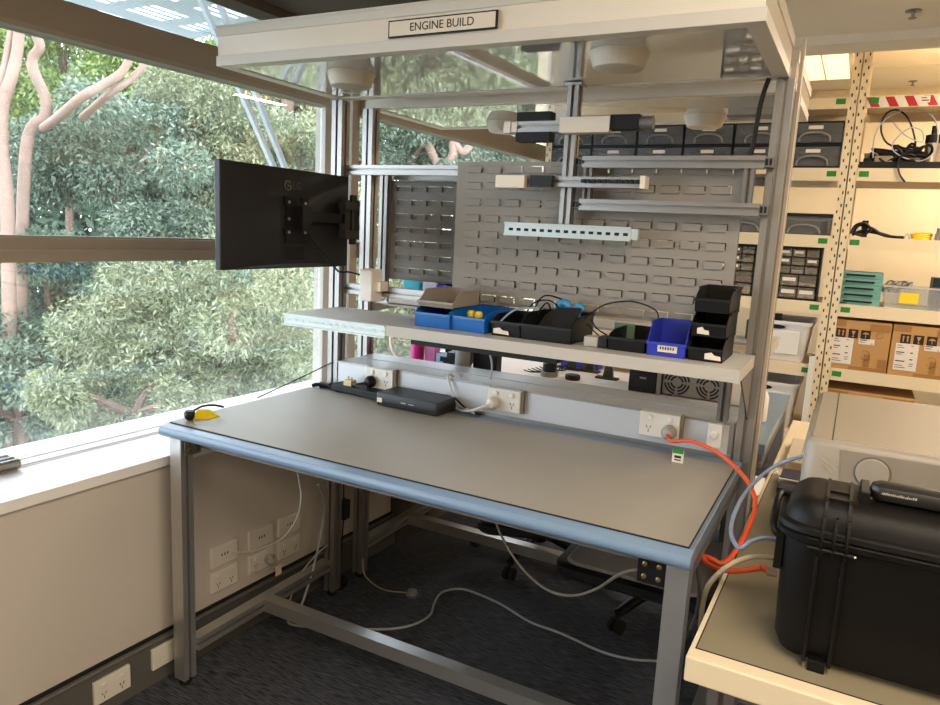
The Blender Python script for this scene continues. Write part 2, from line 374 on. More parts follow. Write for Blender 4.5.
tree('tree', 'pale pink barked tree with bare twisting trunks behind the upper left window', 112, 175, 10, 95, 78, 0, 15000, 1, BARK,
     lim=[([(12,470,8.6),(9,300,8.6),(7,200,8.6),(2,150,8.6),(3,105,8.6),(12,75,8.6),(18,45,8.6),(20,0,8.6)], .085, .06), ([(2,140,8.6),(-2,100,8.6),(6,60,8.6),(12,25,8.6)], .05, .035),
          ([(20,330,9),(26,150,9),(44,118,9),(46,100,9),(34,72,9),(33,58,9),(40,46,9),(33,30,9)], .075, .055), ([(44,128,8.9),(60,116,8.2),(82,97,7.8),(105,84,7.8),(122,72,7.8),(131,56,7.8)], .06, .04),
          ([(82,118,8.3),(112,92,7.9),(132,78,7.9),(146,60,7.9),(140,40,7.9)], .045, .03)])
tree('tree', 'pale olive bushy tree filling the lower window beside the bench', 215, 330, 8, 115, 75, 1, 20000, 2, L=.11, W=.03, nl=30)
tree('tree', 'dark blue-green tree in the lower left corner of the window', 50, 320, 9.5, 95, 85, 2, 15000, 3, nl=26)
tree('tree', 'olive leaved tree seen just above and left of the monitor', 215, 150, 11, 75, 80, 1, 14000, 4, L=.13, W=.04)
tree('tree', 'grey-green tree showing between the monitor and the window column', 300, 225, 11.5, 70, 95, 1, 10000, 5)
tree('tree', 'low light green bush at the foot of the left window above the sill', 125, 405, 7, 95, 34, 1, 9000, 6, L=.09, W=.026)
tree('tree', 'blue-green tree low at the left edge, behind the window sill', 10, 400, 8.3, 60, 55, 0, 8000, 7)
tree('tree', 'tall yellow-green tree with sky showing through, far upper left', 60, 70, 17, 110, 50, 3, 9000, 8, L=.2, W=.08)
tree('tree', 'tall yellow-green tree behind the diagonal braces outside', 225, 90, 18, 95, 45, 3, 8000, 9, L=.2, W=.08)
tree('tree', 'brown trunked tree right of the diagonal braces outside', 300, 120, 14, 60, 60, 0, 7000, 10, L=.16, W=.06,
     lim=[([(290,300,12),(287,200,12),(284,150,12),(288,120,12),(286,85,12)], .11, .09)])
tree('tree', 'grey-green tree behind the second window, left of the grey louvred panel', 390, 170, 13, 70, 85, 0, 9000, 11, L=.16, W=.06)
tree('tree', 'tree with a curling bare branch above the louvred panels', 470, 150, 14, 80, 60, 0, 9000, 12, BARK, L=.16, W=.055,
     lim=[([(420,138,12.5),(428,146,12.5),(434,158,12.5),(440,172,12.5)], .09, .07), ([(436,175,12.5),(452,158,12.5),(453,143,12.5),(462,152,12.5),(470,146,12.5)], .09, .06)])
tree('tree', 'leafy tree low behind the second window under the shelf', 420, 330, 11, 110, 80, 1, 14000, 13, L=.15, W=.05)
tree('tree', 'dark tree behind the second window beyond the big louvred panel', 540, 260, 16, 90, 110, 0, 9000, 14, L=.2, W=.08)
tree('tree', 'blue-green tree behind the lower window right below the transom', 150, 262, 11, 90, 55, 0, 10000, 15)
b = thing('distant_foliage', 'continuous dense bushland in the distance beyond the nearer trees', 'bushland', atd(200, 300, 24)*1)
b['kind'] = 'stuff'
rg = random.Random(5)
lum = [(atd(rg.uniform(-160, 760), rg.uniform(95, 560), rg.uniform(20, 27)), rg.uniform(1.2, 2.2)) for k in range(420)] + [(atd(rg.uniform(-60, 560), rg.uniform(45, 110), rg.uniform(24, 29)), rg.uniform(.7, 1.2)) for k in range(40)]
fo = leaves('foliage', lum, 90000, .42, .2, LF[2], b, 77); fo['kind'] = 'stuff'
struct('ground', MB().box(-60, -2.6, -30, 60, GZ-.2, GZ), mat('leaf_litter', (70,76,54), .9, noise=.3, nscale=2))
# sunshade and braces on the facade
t = thing('sunshade', 'pale blue perforated metal sunshade panel above the left window outside', 'sunshade', (-3.3, 1.5, 2.45))
mb = wmb(); us = np.arange(-4.25, -2.45, .03)
NU, NV = 58, 40
for i in range(NU):
    for j in range(NV):
        u0 = -2.45-i*.031; v0 = -1.2+j*.105
        slot = (i % 2 == 1) and (i % 12 not in (0, 1, 10, 11)) and ((j + (i//12)*1) % 3 != 0)
        if slot: continue
        mb.add([(u0,v0,2.45),(u0-.031,v0,2.45),(u0-.031,v0+.105,2.45),(u0,v0+.105,2.45)], [(0,1,2,3)])
pn = mb.build('panel', SHADE, t); sd = pn.modifiers.new('solid', 'SOLIDIFY'); sd.thickness = .006
for v in (-1.2, .55, 2.95): wmb().box(-4.3, -2.3, v-.05, v+.05, 2.456, 2.56).build('beam', SHADE, t)
wmb().box(-4.36, -4.26, -1.25, 3.05, 2.44, 2.56).build('edge_beam', SHADE, t)
wmb().box(-2.45, -2.25, -1.25, 4.2, 2.3, 2.56).build('wall_beam', mat('tan_flashing', (190,172,150), .5), t)
for k, (a, bb) in enumerate((((238,85),(274,168)), ((252,85),(285,168)))):
    def onw(px, py, o): d = ray(px, py); return CAM+d*(o/NW.dot(d))
    p0 = onw(*a, -2.75); p1 = onw(*bb, -2.75); d = p1-p0
    solo('facade_brace', MB().rail(p0-d*1.2, p1+d*2.2, .024, .024), SHADE, ['pale metal diagonal brace outside the window, the left of the pair', 'pale metal diagonal brace outside the window, the right of the pair'][k], 'brace', 'diagonal facade braces')
# ------------------------------------------------------------------ workbenches
def louvre_panel(name, x0, x1, z0, z1, y, cols, rows, m, parent, front=True):
    sw, sh = .052, .0215
    xs = [x0]; zs = [z0]
    for c in cols: xs += [c-sw/2, c+sw/2]
    for r_ in rows: zs += [r_-sh/2, r_+sh/2]
    xs.append(x1); zs.append(z1); mb = MB(); s = -1 if front else 1
    for i in range(len(xs)-1):
        for j in range(len(zs)-1):
            hole = i % 2 == 1 and j % 2 == 1
            X0, X1, Z0, Z1 = xs[i], xs[i+1], zs[j], zs[j+1]
            if hole:       # the tongue pressed out of the sheet, open along its top and one side
                yb = y; yf = y+s*.008
                mb.add([(X0,yf,Z0),(X1-.0025,yf,Z0),(X1-.0025,yf,Z1-.0022),(X0,yf,Z1-.0022)], [(0,1,2,3)])
                mb.add([(X0,yb,Z0),(X1-.0025,yb,Z0),(X1-.0025,yf,Z0),(X0,yf,Z0)], [(0,1,2,3)])
                mb.add([(X0,yb,Z0),(X0,yf,Z0),(X0,yf,Z1-.0022),(X0,yb,Z1-.0022)], [(0,1,2,3)])
            else: mb.add([(X0,y,Z0),(X1,y,Z0),(X1,y,Z1),(X0,y,Z1)], [(0,1,2,3)])
    o = mb.build(name, m, parent); s_ = o.modifiers.new('solid', 'SOLIDIFY'); s_.thickness = .0016; s_.offset = 0
    fl = MB()
    for xx in (x0, x1-.0015): fl.box(xx, xx+.0015, y, y-s*.014, z0, z1)
    for zz in (z0, z1-.0015): fl.box(x0, x1, y, y-s*.014, zz, zz+.0015)
    fl.build('panel_flange', m, o)
    return o
def outlet_geo(mb, cx, z0, yf, s=-1, w=.116, h=.072):
    pass
def make_bench(label, Y, yfront, main):
    cy = (Y(1.4)+Y(2.1))/2
    b = thing('workbench', label, 'workbench', (-.96, cy, 0))
    sg = 1 if main else -1
    xr = -.217 if main else -.183
    yn = yfront; ym = yfront+sg*.037; yr = Y(2.083)
    # top
    top = MB().box(-1.725, xr, ym, yr, .803, .838).build('tabletop', LAMI, b, bevel=.002)
    P = [(ym, .838), (ym-sg*.012, .837), (yn+sg*.006, .834), (yn+sg*.001, .827), (yn, .819), (yn+sg*.003, .810), (yn+sg*.012, .804), (ym, .802)]
    MB().prism(P, 'x', -1.727, xr+.0005).build('edge_nosing', NOSE, top, smooth=True)
    if main:
        mt = MB().box(-1.722, -.2265, ym-.002, 2.021, .838, .8405).build('bench_mat', BLKRUB, b)
        MB().box(-1.7205, -.229, ym+.0015, 2.019, .838, .8413).build('mat_surface', MATTOP, mt, label='smooth grey-beige mat surface')
    else:
        MB().box(-1.72, -.36, yr+.02, yn-.06, .838, .8405).build('bench_mat', PALE, b, label='pale pink-white mat')
    # legs, feet, stretchers
    lf0, lf1 = yn+sg*.03, yn+sg*.075
    pr0, pr1 = Y(2.085), Y(2.13)
    def foot(o, x, y):
        MB().lathe([(.017,.0),(.019,.006),(.011,.012),(.008,.013),(.008,.03)], (x,y,0), 16).build('foot', BLKM, o, smooth=True)
    for x0, x1 in ((-1.717,-1.672), (xr-.049,xr-.004)):
        l = MB().prof('z', 0.022, .802, x0, x1, lf0, lf1, slots='u').build('leg', ALUB, b); foot(l, (x0+x1)/2, (lf0+lf1)/2)
    posts = []
    for x0, x1 in ((-1.69,-1.645), (-.244,-.2)):
        p = MB().prof('z', .022, 1.862, x0, x1, pr0, pr1).build('upright_post', ALU, b); foot(p, (x0+x1)/2, (pr0+pr1)/2); posts.append(p)
    for x0, x1 in ((-1.7,-1.66), (xr-.045,xr-.005)):
        MB().prof('y', lf1, pr0, x0, x1, .108, .15, slots='u').build('side_stretcher', ALUB, b)
        MB().prof('y', lf1, pr0, x0, x1, .762, .8025).build('side_rail', ALUD, b)
    ys = Y(1.752) if main else 2.66
    MB().prof('x', -1.66, -.262, ys-.022, ys+.022, .106, .15, slots='').build('stretcher', ALUB, b)
    MB().prof('x', -1.66, -.262, yn+sg*.09, yn+sg*.13, .762, .8025).build('front_rail', ALUD, b)
    # power duct along the back
    d0, d1 = Y(2.084), Y(2.192)
    du = MB().box(-1.64, -.25, d0, d1, .8385, .942).build('power_duct', mat('duct_paint', (204,206,210), .38, .2), b, bevel=.002)
    MB().box(-1.64, -.25, d0-sg*.004, d0, .8385, .850).box(-1.64, -.25, d0-sg*.003, d0, .936, .942).box(-.262, -.25, d0-sg*.002, d0, .852, .936).build('duct_cover_lip', ALU, du)
    # canopy
    c0, c1 = Y(1.565), (2.125 if main else 2.28)
    cn = MB()
    cn.box(-1.69, -.215, c0, c1, 1.968, 1.975)
    for y0, y1 in ((c0, c0+sg*.04), (c1-sg*.04, c1)):
        cn.box(-1.69, -.215, y0, y1, 1.865, 1.893).box(-1.69, -.215, y0, y1, 1.945, 1.968)
    for x0, x1 in ((-1.69, -1.65), (-.255, -.215)):
        cn.box(x0, x1, c0+sg*.04, c1-sg*.04, 1.865, 1.893).box(x0, x1, c0+sg*.04, c1-sg*.04, 1.945, 1.968)
    cn = cn.build('canopy', CANW, b, bevel=.0015)
    MB().box(-1.686, -.219, c0+sg*.004, c0+sg*.008, 1.893, 1.945).build('fascia_panel', CANP, cn)
    MB().box(-1.686, -.219, c1-sg*.008, c1-sg*.004, 1.893, 1.945).build('fascia_panel', CANP, cn)
    for x in (-1.686, -.223): MB().box(x, x+.004, c0+sg*.008, c1-sg*.008, 1.893, 1.945).build('end_panel', CANP, cn)
    MB().box(-1.65, -.255, c0+sg*.04, c1-sg*.04, 1.868, 1.874).build('underside_panel', GLOSSW, cn, label='mirror-glossy grey underside panel')
    for x, y in (((-1.362,1.765), (-.558,1.74)) if main else ((-1.318,2.70), (-.533,2.68))):
        MB().lathe([(.071,1.868),(.071,1.866),(.058,1.832),(.05,1.829)], (x,y,0), 28).build('downlight', LAMPB, cn, smooth=True)
    return b, posts
Y1 = lambda v: v
Y2 = lambda v: 4.395-v
bench, posts = make_bench('front aluminium workbench with grey mat and lit canopy reading ENGINE BUILD', Y1, 1.372, True)
bench2, posts2 = make_bench('second workbench standing back to back behind the ENGINE BUILD bench', Y2, 3.21, False)
# front bench: brackets
def bracket(x0, x1, y, m, bm, parent):
    p = MB().box(x0, x1, y, y+.006, .742, .797).build('corner_bracket', m, parent)
    mb = MB()
    for i in (.25, .75):
        for z_ in (.784, .757): mb.lathe([(.0055,0),(.0055,-.004),(.003,-.005)], (x0+(x1-x0)*i, y, z_), 10, axis='y')
    mb.build('bolt', bm, p)
MBk = MB().box(-1.67, -1.664, 1.412, 1.47, .745, .797).build('corner_bracket', ALU, bench)
m_ = MB()
for yy in (1.425, 1.455):
    for zz in (.785, .76): m_.lathe([(.007,0),(.007,.005),(.003,.006)], (-1.664, yy, zz), 10, axis='x')
m_.build('bolt', BRASS, MBk)
bracket(-.325, -.266, 1.408, BLK, BRASS, bench)
# tall flat strip beside the right post
MB().box(-.198, -.19, 2.135, 2.165, 0.02, 1.97).build('cover_strip', mat('cream_strip', (188,176,158), .45), bench)
# shelf
sh = MB().box(-1.6265, -.2225, 1.8005, 2.078, 1.134, 1.142, 1).box(-1.632, -.217, 1.795, 1.80, 1.110, 1.1425).box(-1.632, -1.627, 1.80, 2.078, 1.110, 1.1425).box(-.222, -.217, 1.80, 2.078, 1.110, 1.1425).build('shelf', [SHELF, SHELFTOP], bench)
mb = MB().box(-1.637, -1.237, 1.787, 1.795, 1.103, 1.107).box(-1.637, -1.237, 1.787, 1.795, 1.137, 1.141).box(-1.637, -1.237, 1.7935, 1.7948, 1.107, 1.137)
for k in range(14): mb.box(-1.628+k*.0285, -1.612+k*.0285, 1.7925, 1.7935, 1.118, 1.127, 1)
mb.build('slotted_channel', [GALV, mat('slot_shade', (208,214,212), .6)], sh, label='galvanised slotted channel')
MB().box(-1.157, -.69, 1.815, 1.90, 1.092, 1.109).build('light_bar', BLKM, sh, label='black bar under the shelf')
for x in (-.222,):
    MB().prism([(2.083,1.106),(1.86,1.106),(2.083,.96)], 'x', x, x+.004).build('shelf_bracket', ALUD, sh)
MB().prof('z', .942, 1.10, -.302, -.272, 2.09, 2.12).build('shelf_support', ALUD, sh)
# pegboard and rails
cols = [-1.1145+.0693*k for k in range(12)]; rows = [1.2245+.0508*k for k in range(9)]
louvre_panel('louvred_panel', -1.181, -.297, 1.203, 1.655, 2.098, cols, rows, PEG, bench)
MB().prof('x', -1.645, -1.0, 2.116, 2.146, 1.612, 1.645).build('back_rail', ALU, bench)
MB().prof('x', -1.645, -1.0, 2.116, 2.146, 1.19, 1.225).build('back_rail', ALU, bench)
for z0 in (1.632, 1.512):
    r_ = MB().prof('x', -.735, -.244, 2.03, 2.06, z0, z0+.032).build('cross_rail', ALU, bench)
    for xe in (-.757, -.2445): MB().box(xe, xe+.020, 2.034, 2.084 if xe > -.5 else 2.056, z0+.004, z0+.028).box(xe+.002, xe+.009, 2.0325, 2.034, z0+.008, z0+.024, 1).box(xe+.012, xe+.018, 2.0325, 2.034, z0+.008, z0+.024, 1).build('end_bracket', [ALUD, BLK], r_)
for x in (-.73, -.292):
    r_ = MB().prof('z', 1.544, 1.632, x, x+.026, 2.033, 2.057).build('rail_tie', ALUD, bench)
hp = MB().prof('z', 1.47, 1.865, -.79, -.757, 2.02, 2.055).build('hanging_post', ALU, bench)
MB().box(-.80,-.747,2.015,2.06,1.858,1.865).build('post_flange', ALU, hp)
# rails carried by the hanging post
arm = MB().prof('x', -.925, -.79, 1.985, 2.015, 1.727, 1.757).build('tool_bar', ALU, bench)
MB().box(-.79, -.645, 1.975, 2.02, 1.722, 1.764).build('cover', OFFW, arm)
MB().box(-.645, -.565, 1.98, 2.015, 1.728, 1.768).build('grip', BLKM, arm)
MB().lathe([(.018,-.565),(.018,-.53),(.012,-.53)], (0, 1.998, 1.747), 16, axis='x').build('end_knob', ALUD, arm)
MB().box(-.967, -.945, 1.98, 2.015, 1.725, 1.757).box(-.943,-.925, 1.982, 2.013, 1.727, 1.756).build('end_block', OFFW, arm)
MB().box(-.925, -.82, 1.978, 2.018, 1.758, 1.782).build('clamp_pad', BLKM, arm)
MB().box(-.925, -.82, 1.978, 2.018, 1.700, 1.726).build('clamp_pad', BLKM, arm)
r2 = MB().prof('x', -.975, -.535, 1.99, 2.018, 1.574, 1.603, 0).build('socket_rail', ALU, bench)
MB().box(-.978, -.885, 1.968, 1.99, 1.568, 1.603).build('power_module', OFFW, r2)
MB().box(-.868, -.80, 1.968, 1.99, 1.572, 1.604).build('black_module', BLK, r2)
mb = MB()
for k in range(11): mb.box(-.717+k*.0155, -.706+k*.0155, 1.983, 1.99, 1.586, 1.596)
mb.build('clip_row', BLK, r2)
MB().box(-.547, -.533, 1.975, 2.018, 1.572, 1.606).build('end_cap', OFFW, r2)
mb = MB().box(-.95, -.563, 1.99, 1.992, 1.432, 1.466).box(-.95, -.563, 1.984, 2.01, 1.464, 1.468).box(-.95, -.563, 1.984, 2.01, 1.430, 1.434).box(-.563,-.545,1.992,2.01,1.434,1.464)
for k in range(15): mb.box(-.935+k*.025, -.922+k*.025, 1.9885, 1.99, 1.444, 1.452, 1)
mb.box(-.782,-.765,1.992,2.02,1.436,1.466)
mb.build('slotted_rail', [GALV, BLKM], bench, label='mint-grey galvanised slotted rail')
MB().tube([(-.262,2.075,1.862),(-.275,2.075,1.8),(-.285,2.075,1.67),(-.30,2.08,1.655)], .006, 8).build('post_cable', BLKM, bench)
# outlets on the power duct
def duct_outlet(cx, zc, yf, parent, round_plug=None):
    o = MB().rbox(cx-.058, cx+.058, yf, yf+.026, [(0,0)], .004)
    o = MB().box(cx-.058, cx+.058, yf, yf+.024, zc-.036, zc+.036).build('power_outlet', WHITE, parent, bevel=.002)
    outlet_face(o, cx, yf, zc); MB().box(cx+.058, cx+.066, yf+.006, 2.084, zc-.036, zc+.038).build('mount_block', mat('taupe_block', (132,118,100), .5), o)
    return o
def outlet_face(o, cx, yf, zc):
    for s in (-1, 1):
        MB().lathe([(.0085,0),(.0085,-.003),(.006,-.004)], (cx+s*.028, yf, zc+.02), 14, axis='y').build('switch', WHITE, o)
        mb = MB(); x = cx+s*.03
        mb.rail((x-.007,yf-.0003,zc-.004),(x-.0035,yf-.0003,zc-.012), .0018, .001, up=(0,1,0)); mb.rail((x+.007,yf-.0003,zc-.004),(x+.0035,yf-.0003,zc-.012), .0018, .001, up=(0,1,0)); mb.box(x-.001,x+.001,yf-.0008,yf,zc-.024,zc-.015)
        mb.build('socket', INK, o)
g1 = duct_outlet(-1.44, .906, 2.06, du := [c for c in bench.children if c.name.startswith('power_duct')][0])
g2 = duct_outlet(-.952, .904, 2.06, du); g3 = duct_outlet(-.452, .908, 2.06, du)
o = MB().box(-.318, -.278, 2.066, 2.084, .868, .938).build('light_switch', WHITE, du, bevel=.002)
MB().lathe([(.011,0),(.011,-.004),(.008,-.005)], (-.298,2.066,.905), 16, axis='y').build('switch', WHITE, o)
# second bench: louvred panel with frame, rails, shelf
cols2 = [-1.525+.0645*k for k in range(18)]; rows2 = [1.276+.0502*k for k in range(7)]
pp = louvre_panel('louvred_panel', -1.575, -.372, 1.242, 1.605, 2.30, cols2, rows2, PEGD, bench2, front=False)
MB().prof('z', 1.19, 1.645, -1.612, -1.577, 2.275, 2.305).build('panel_frame', ALU, bench2)
MB().prof('x', -1.64, -.25, 2.335, 2.36, 1.612, 1.645).build('back_rail', ALU, bench2)
sh2 = MB().box(-1.649, -.2055, 2.315, 2.5595, 1.134, 1.142, 1).box(-1.655, -.2, 2.56, 2.565, 1.11, 1.1425).box(-1.655, -1.65, 2.315, 2.56, 1.11, 1.1425).box(-.205, -.2, 2.315, 2.56, 1.11, 1.1425).build('shelf', [SHELF, SHELFTOP], bench2)
# sign
sg = thing('sign', 'white rectangular name sign with black frame reading ENGINE BUILD', 'sign', (-.942, 1.562, 1.9))
MB().box(-1.092, -.793, 1.559, 1.5645, 1.8955, 1.936).build('sign_frame', BLK, sg)
MB().box(-1.088, -.797, 1.5578, 1.559, 1.899, 1.9325).build('sign_face', mat('sign_card', (240,226,206), .5), sg)
text_mesh('ENGINE BUILD', .027, Matrix.Translation((-.94, 1.5574, 1.9155)) @ Matrix.Rotation(math.pi/2, 4, 'X')).build('lettering', INK, sg)
# ------------------------------------------------------------------ monitor on its arm
A = Vector((-1.565, 1.465, 1.445)); B = Vector((-1.565, 2.035, 1.445))
mn = thing('monitor', 'black flat monitor seen from behind on a swing arm before the window', 'monitor', (-1.6, 1.75, 1.29))
ax = (B-A).normalized(); nx = Vector((ax.y, -ax.x, 0))          # nx points to the room (back of screen)
MM = Matrix(((ax.x, nx.x, 0, A.x), (ax.y, nx.y, 0, A.y), (0,0,1,A.z), (0,0,0,1)))
Wm = (B-A).length; h = .152
def mm(): m = MB(); m.M = MM; return m
sc_ = mm().box(0, Wm, -.028, -.006, -h, h).build('screen_housing', mat('monitor_black', (18,17,17), .5), mn, bevel=.003)
# faceted back: the upper wedge folds outwards
v = [(0.004,-.006,h-.004),(Wm-.004,-.006,h-.004),(Wm*.62,.010,h*.30),(Wm*.38,.010,h*.30),(0.004,-.006,-h+.004),(Wm-.004,-.006,-h+.004),(Wm*.38,.010,-h*.9),(Wm*.62,.010,-h*.9)]
mm().add(v, [(0,1,2,3),(4,0,3,6),(1,5,7,2),(3,2,7,6),(6,7,5,4)]).build('back_cover', mat('monitor_back', (20,18,18), .5), sc_)
lg = text_mesh('LG', .034, MM @ Matrix.Translation((Wm*.525, .004, h*.66)) @ Matrix(((1,0,0,0),(0,0,1,0),(0,1,0,0),(0,0,0,1))))
M_logo = mat('logo_grey', (120,112,100), .35, .3)
lg.build('logo_letters', mat('logo_dark', (66,60,54), .4), sc_)
rg_ = MB(); rg_.M = MM
rg_.tube([(Wm*.455+.014*math.cos(t), .004, h*.66+.014*math.sin(t)) for t in np.linspace(.6, 6.2, 14)], .0018, 6)
rg_.box(Wm*.455-.001, Wm*.455+.001, .002, .005, h*.66-.005, h*.66+.006); rg_.box(Wm*.455-.001, Wm*.455+.012, .002, .005, h*.66-.002, h*.66+.001); rg_.build('logo_ring', M_logo, sc_)
vp = mm().box(Wm*.42, Wm*.58, .010, .016, -.075, .055).box(Wm*.405, Wm*.46, .010, .018, .04, .066).box(Wm*.54, Wm*.595, .010, .018, .04, .066).box(Wm*.405, Wm*.46, .010, .018, -.05, -.03).box(Wm*.54, Wm*.595, .010, .018, -.05, -.03).build('mount_plate', BLK, mn)
mb = mm()
for u, w_ in ((.435,.05),(.565,.05),(.435,-.04),(.565,-.04),(.435,0.0)): mb.lathe([(.005,.018),(.005,.021),(.003,.022)], (Wm*u,0,w_), 10, axis='y')
mb.build('screw', STEEL, vp)
ar = mm().box(Wm*.49, Wm*.88, .018, .034, -.006, .026).box(Wm*.48,Wm*.55,.016,.05,-.03,.04).build('swing_arm', BLKM, mn)
mm().box(Wm*.85, Wm*.985, .02, .05, .04, .066).box(Wm*.85, Wm*.985, .02, .05, -.055, -.028).box(Wm*.86, Wm*.93, .02, .034, -.055, .066).build('wall_bracket', mat('bracket_grey', (50,47,45), .4), mn)
mm().lathe([(.012,-.075),(.012,.09)], (Wm*.965,.03,0), 14).build('pivot', BLK, mn)
MB().box(-1.66, -1.56, 2.045, 2.085, 1.385, 1.52).build('post_clamp', BLK, mn)
mm().box(Wm*.43, Wm*.57, .010, .0115, -h*.82, -.085).build('port_recess', BLKM, sc_)
solo('monitor_cable', MB().tube([MM @ Vector((Wm*.58,.02,-.04)), MM @ Vector((Wm*.66,.03,-.09)), MM @ Vector((Wm*.80,.03,-.15)), (-1.6,2.03,1.272), (-1.57,2.05,1.272), (-1.527,2.07,1.262)], .0035, 6), BLK, 'thin black cable drooping from the monitor to the cream box', 'cable')
t = thing('junction_box', 'pinkish white box fixed to the bench rail beside the monitor, above the shelf', 'box', (-1.5, 2.08, 1.176))
MB().box(-1.527, -1.475, 2.05, 2.1155, 1.176, 1.287).build('body', mat('pinkish_white', (230,222,214), .45), t, bevel=.004)
MB().box(-1.475, -1.452, 2.07, 2.1155, 1.212, 1.245).lathe([(.007,-1.452),(.007,-1.448)], (0,2.09,1.228), 10, axis='x').build('side_lug', OFFW, t)
# ------------------------------------------------------------------ bins on the shelf
def make_bin(label, x0, x1, y0, d, z0, h, m, group='picking bins on the bench shelf', lip=.7, lab=None, rz=0, cat='bin'):
    w = x1-x0; t = thing('picking_bin', label, cat, ((x0+x1)/2, y0+d/2, z0), group, rz); k = .0025
    mb = MB(); hw = w/2; hd = d/2
    side = [(-hd,0),(hd,0),(hd,h),(-hd*.5,h),(-hd*.92,h*lip*1.25),(-hd-.006,h*lip)]
    for xx in (-hw, hw-k): mb.prism(side, 'x', xx, xx+k)
    mb.box(-hw, hw, -hd, hd, 0, k); mb.box(-hw, hw, hd-k, hd, 0, h)
    mb.add([(-hw,-hd,0),(hw,-hd,0),(hw,-hd-.006,h*lip),(-hw,-hd-.006,h*lip),(-hw,-hd+k,0),(hw,-hd+k,0),(hw,-hd-.006+k,h*lip),(-hw,-hd-.006+k,h*lip)], [(0,1,2,3),(7,6,5,4),(3,2,6,7),(0,3,7,4),(1,5,6,2)])
    mb.build('body', m, t, local=True)
    r = MB(); 
    for xx in (-hw-.003, hw-.001): r.box(xx, xx+.004, -hd*.5, hd, h-.006, h)
    r.box(-hw, hw, hd-.001, hd+.003, h-.006, h); r.build('rim', m, t, local=True)
    MB().box(-hw-.002, hw+.002, -hd-.009, -hd-.004, h*lip-.006, h*lip+.001).build('front_lip', m, t, local=True)
    if lab:
        lw, lx, torn = lab
        pb = MB()
        if torn: pb.add([(lx-lw/2,-hd-.0075,h*.12),(lx+lw/2,-hd-.0075,h*.10),(lx+lw*.45,-hd-.0085,h*.28),(lx+lw*.1,-hd-.0085,h*.30),(lx-lw*.1,-hd-.0088,h*.42),(lx-lw*.5,-hd-.0085,h*.35)], [(0,1,2,3,4,5)])
        else: pb.add([(lx-lw/2,-hd-.005,h*.14),(lx+lw/2,-hd-.005,h*.14),(lx+lw/2,-hd-.0066,h*.36),(lx-lw/2,-hd-.0066,h*.36)], [(0,1,2,3)]); 
        pb.build('label', PAPER, t, local=True, label='white paper label')
        if not torn:
            q = MB()
            for i in range(6): q.box(lx-lw*.38+i*lw*.13, lx-lw*.31+i*lw*.13, -hd-.0068, -hd-.006, h*.22, h*.30)
            q.build('label_print', INK, t, local=True)
    return t
ZS = 1.1425
make_bin('bright blue picking bin at the left end, under the taupe bin', -1.172, -1.05, 1.862, .17, ZS, .062, BLUE)
make_bin('taupe grey picking bin stacked on top of the blue one', -1.167, -1.045, 1.868, .165, ZS+.062, .05, GREYB, lip=.35)
make_bin('bright blue picking bin with two yellow knobs lying in it', -1.056, -.93, 1.868, .19, ZS, .062, BLUE, rz=-.05)
make_bin('low black picking bin with a torn white label and wires', -.912, -.823, 1.866, .16, ZS, .06, BLK, lab=(.05, -.012, True))
make_bin('wider black picking bin holding a dark flap and a blue item', -.819, -.668, 1.862, .18, ZS, .072, BLK, lip=.6)
make_bin('low empty black bin just left of the royal blue bin', -.565, -.466, 1.868, .19, ZS, .05, BLK)
make_bin('royal blue picking bin with a white label on its front', -.459, -.36, 1.862, .14, ZS, .085, BLUE2, lab=(.05, .004, False), lip=.42)
for k, (lb, lab) in enumerate((('black picking bin at the bottom of the stack beside the right post', (.04, .02, True)), ('black picking bin in the middle of the stack, white torn label', (.03, -.012, True)), ('black picking bin topmost of the stack beside the right post', None))):
    make_bin(lb, -.354+k*.002, -.27+k*.002, 1.864+k*.004, .17, ZS+k*.0615, .061, BLK, group='stacked black bins', lab=lab, lip=.55)
for k, (x, y_) in enumerate(((-1.015, 1.925), (-.985, 1.918))):
    t = thing('yellow_stopper', ['yellow knob in the blue bin, the left of the two', 'yellow knob in the blue bin, the right of the two'][k], 'knob', (x, y_, ZS+.003), 'yellow knobs')
    MB().lathe([(.006,.0),(.006,.034),(.011,.036),(.013,.046),(.009,.054)], (x,y_,ZS+.003), 14).build('knob_head', YEL, t, smooth=True)
solo('dark_flap', MB().add([(-.80,1.90,ZS+.008),(-.70,1.90,ZS+.008),(-.69,1.99,ZS+.09),(-.765,2.0,ZS+.085),(-.80,1.985,ZS+.06),(-.80,1.905,ZS+.004),(-.70,1.905,ZS+.004),(-.69,1.995,ZS+.086),(-.765,2.005,ZS+.081),(-.80,1.99,ZS+.056)],
     [(0,1,2,3,4),(9,8,7,6,5),(0,5,6,1),(1,6,7,2),(2,7,8,3),(3,8,9,4),(4,9,5,0)]), BLKR, 'dark textured flap standing in the wider black bin', 'flap')
solo('blue_part', MB().tube([(-.78,2.03,ZS+.01),(-.775,2.035,ZS+.085),(-.75,2.03,ZS+.095),(-.735,2.03,ZS+.075)], .012, 10).tube([(-.715,2.03,ZS+.01),(-.71,2.02,ZS+.09),(-.695,2.02,ZS+.08)], .011, 10), mat('sky_blue', (52,140,188), .45), 'curved sky blue part sticking up from the wider black bin', 'part', smooth=True)
t = thing('power_adapter', 'grey and black power adapter on the shelf between the black bins', 'adapter', (-.60, 1.89, ZS))
MB().box(-.635, -.595, 1.87, 1.91, ZS, ZS+.028).build('grey_half', mat('adapter_grey', (170,166,160), .45), t, bevel=.003)
MB().box(-.595, -.568, 1.868, 1.912, ZS, ZS+.032).build('black_half', BLK, t, bevel=.004)
MB().tube([(-.635,1.89,ZS+.012),(-.66,1.88,ZS+.008),(-.68,1.86,ZS+.006)], .003, 6).build('lead', BLK, t)
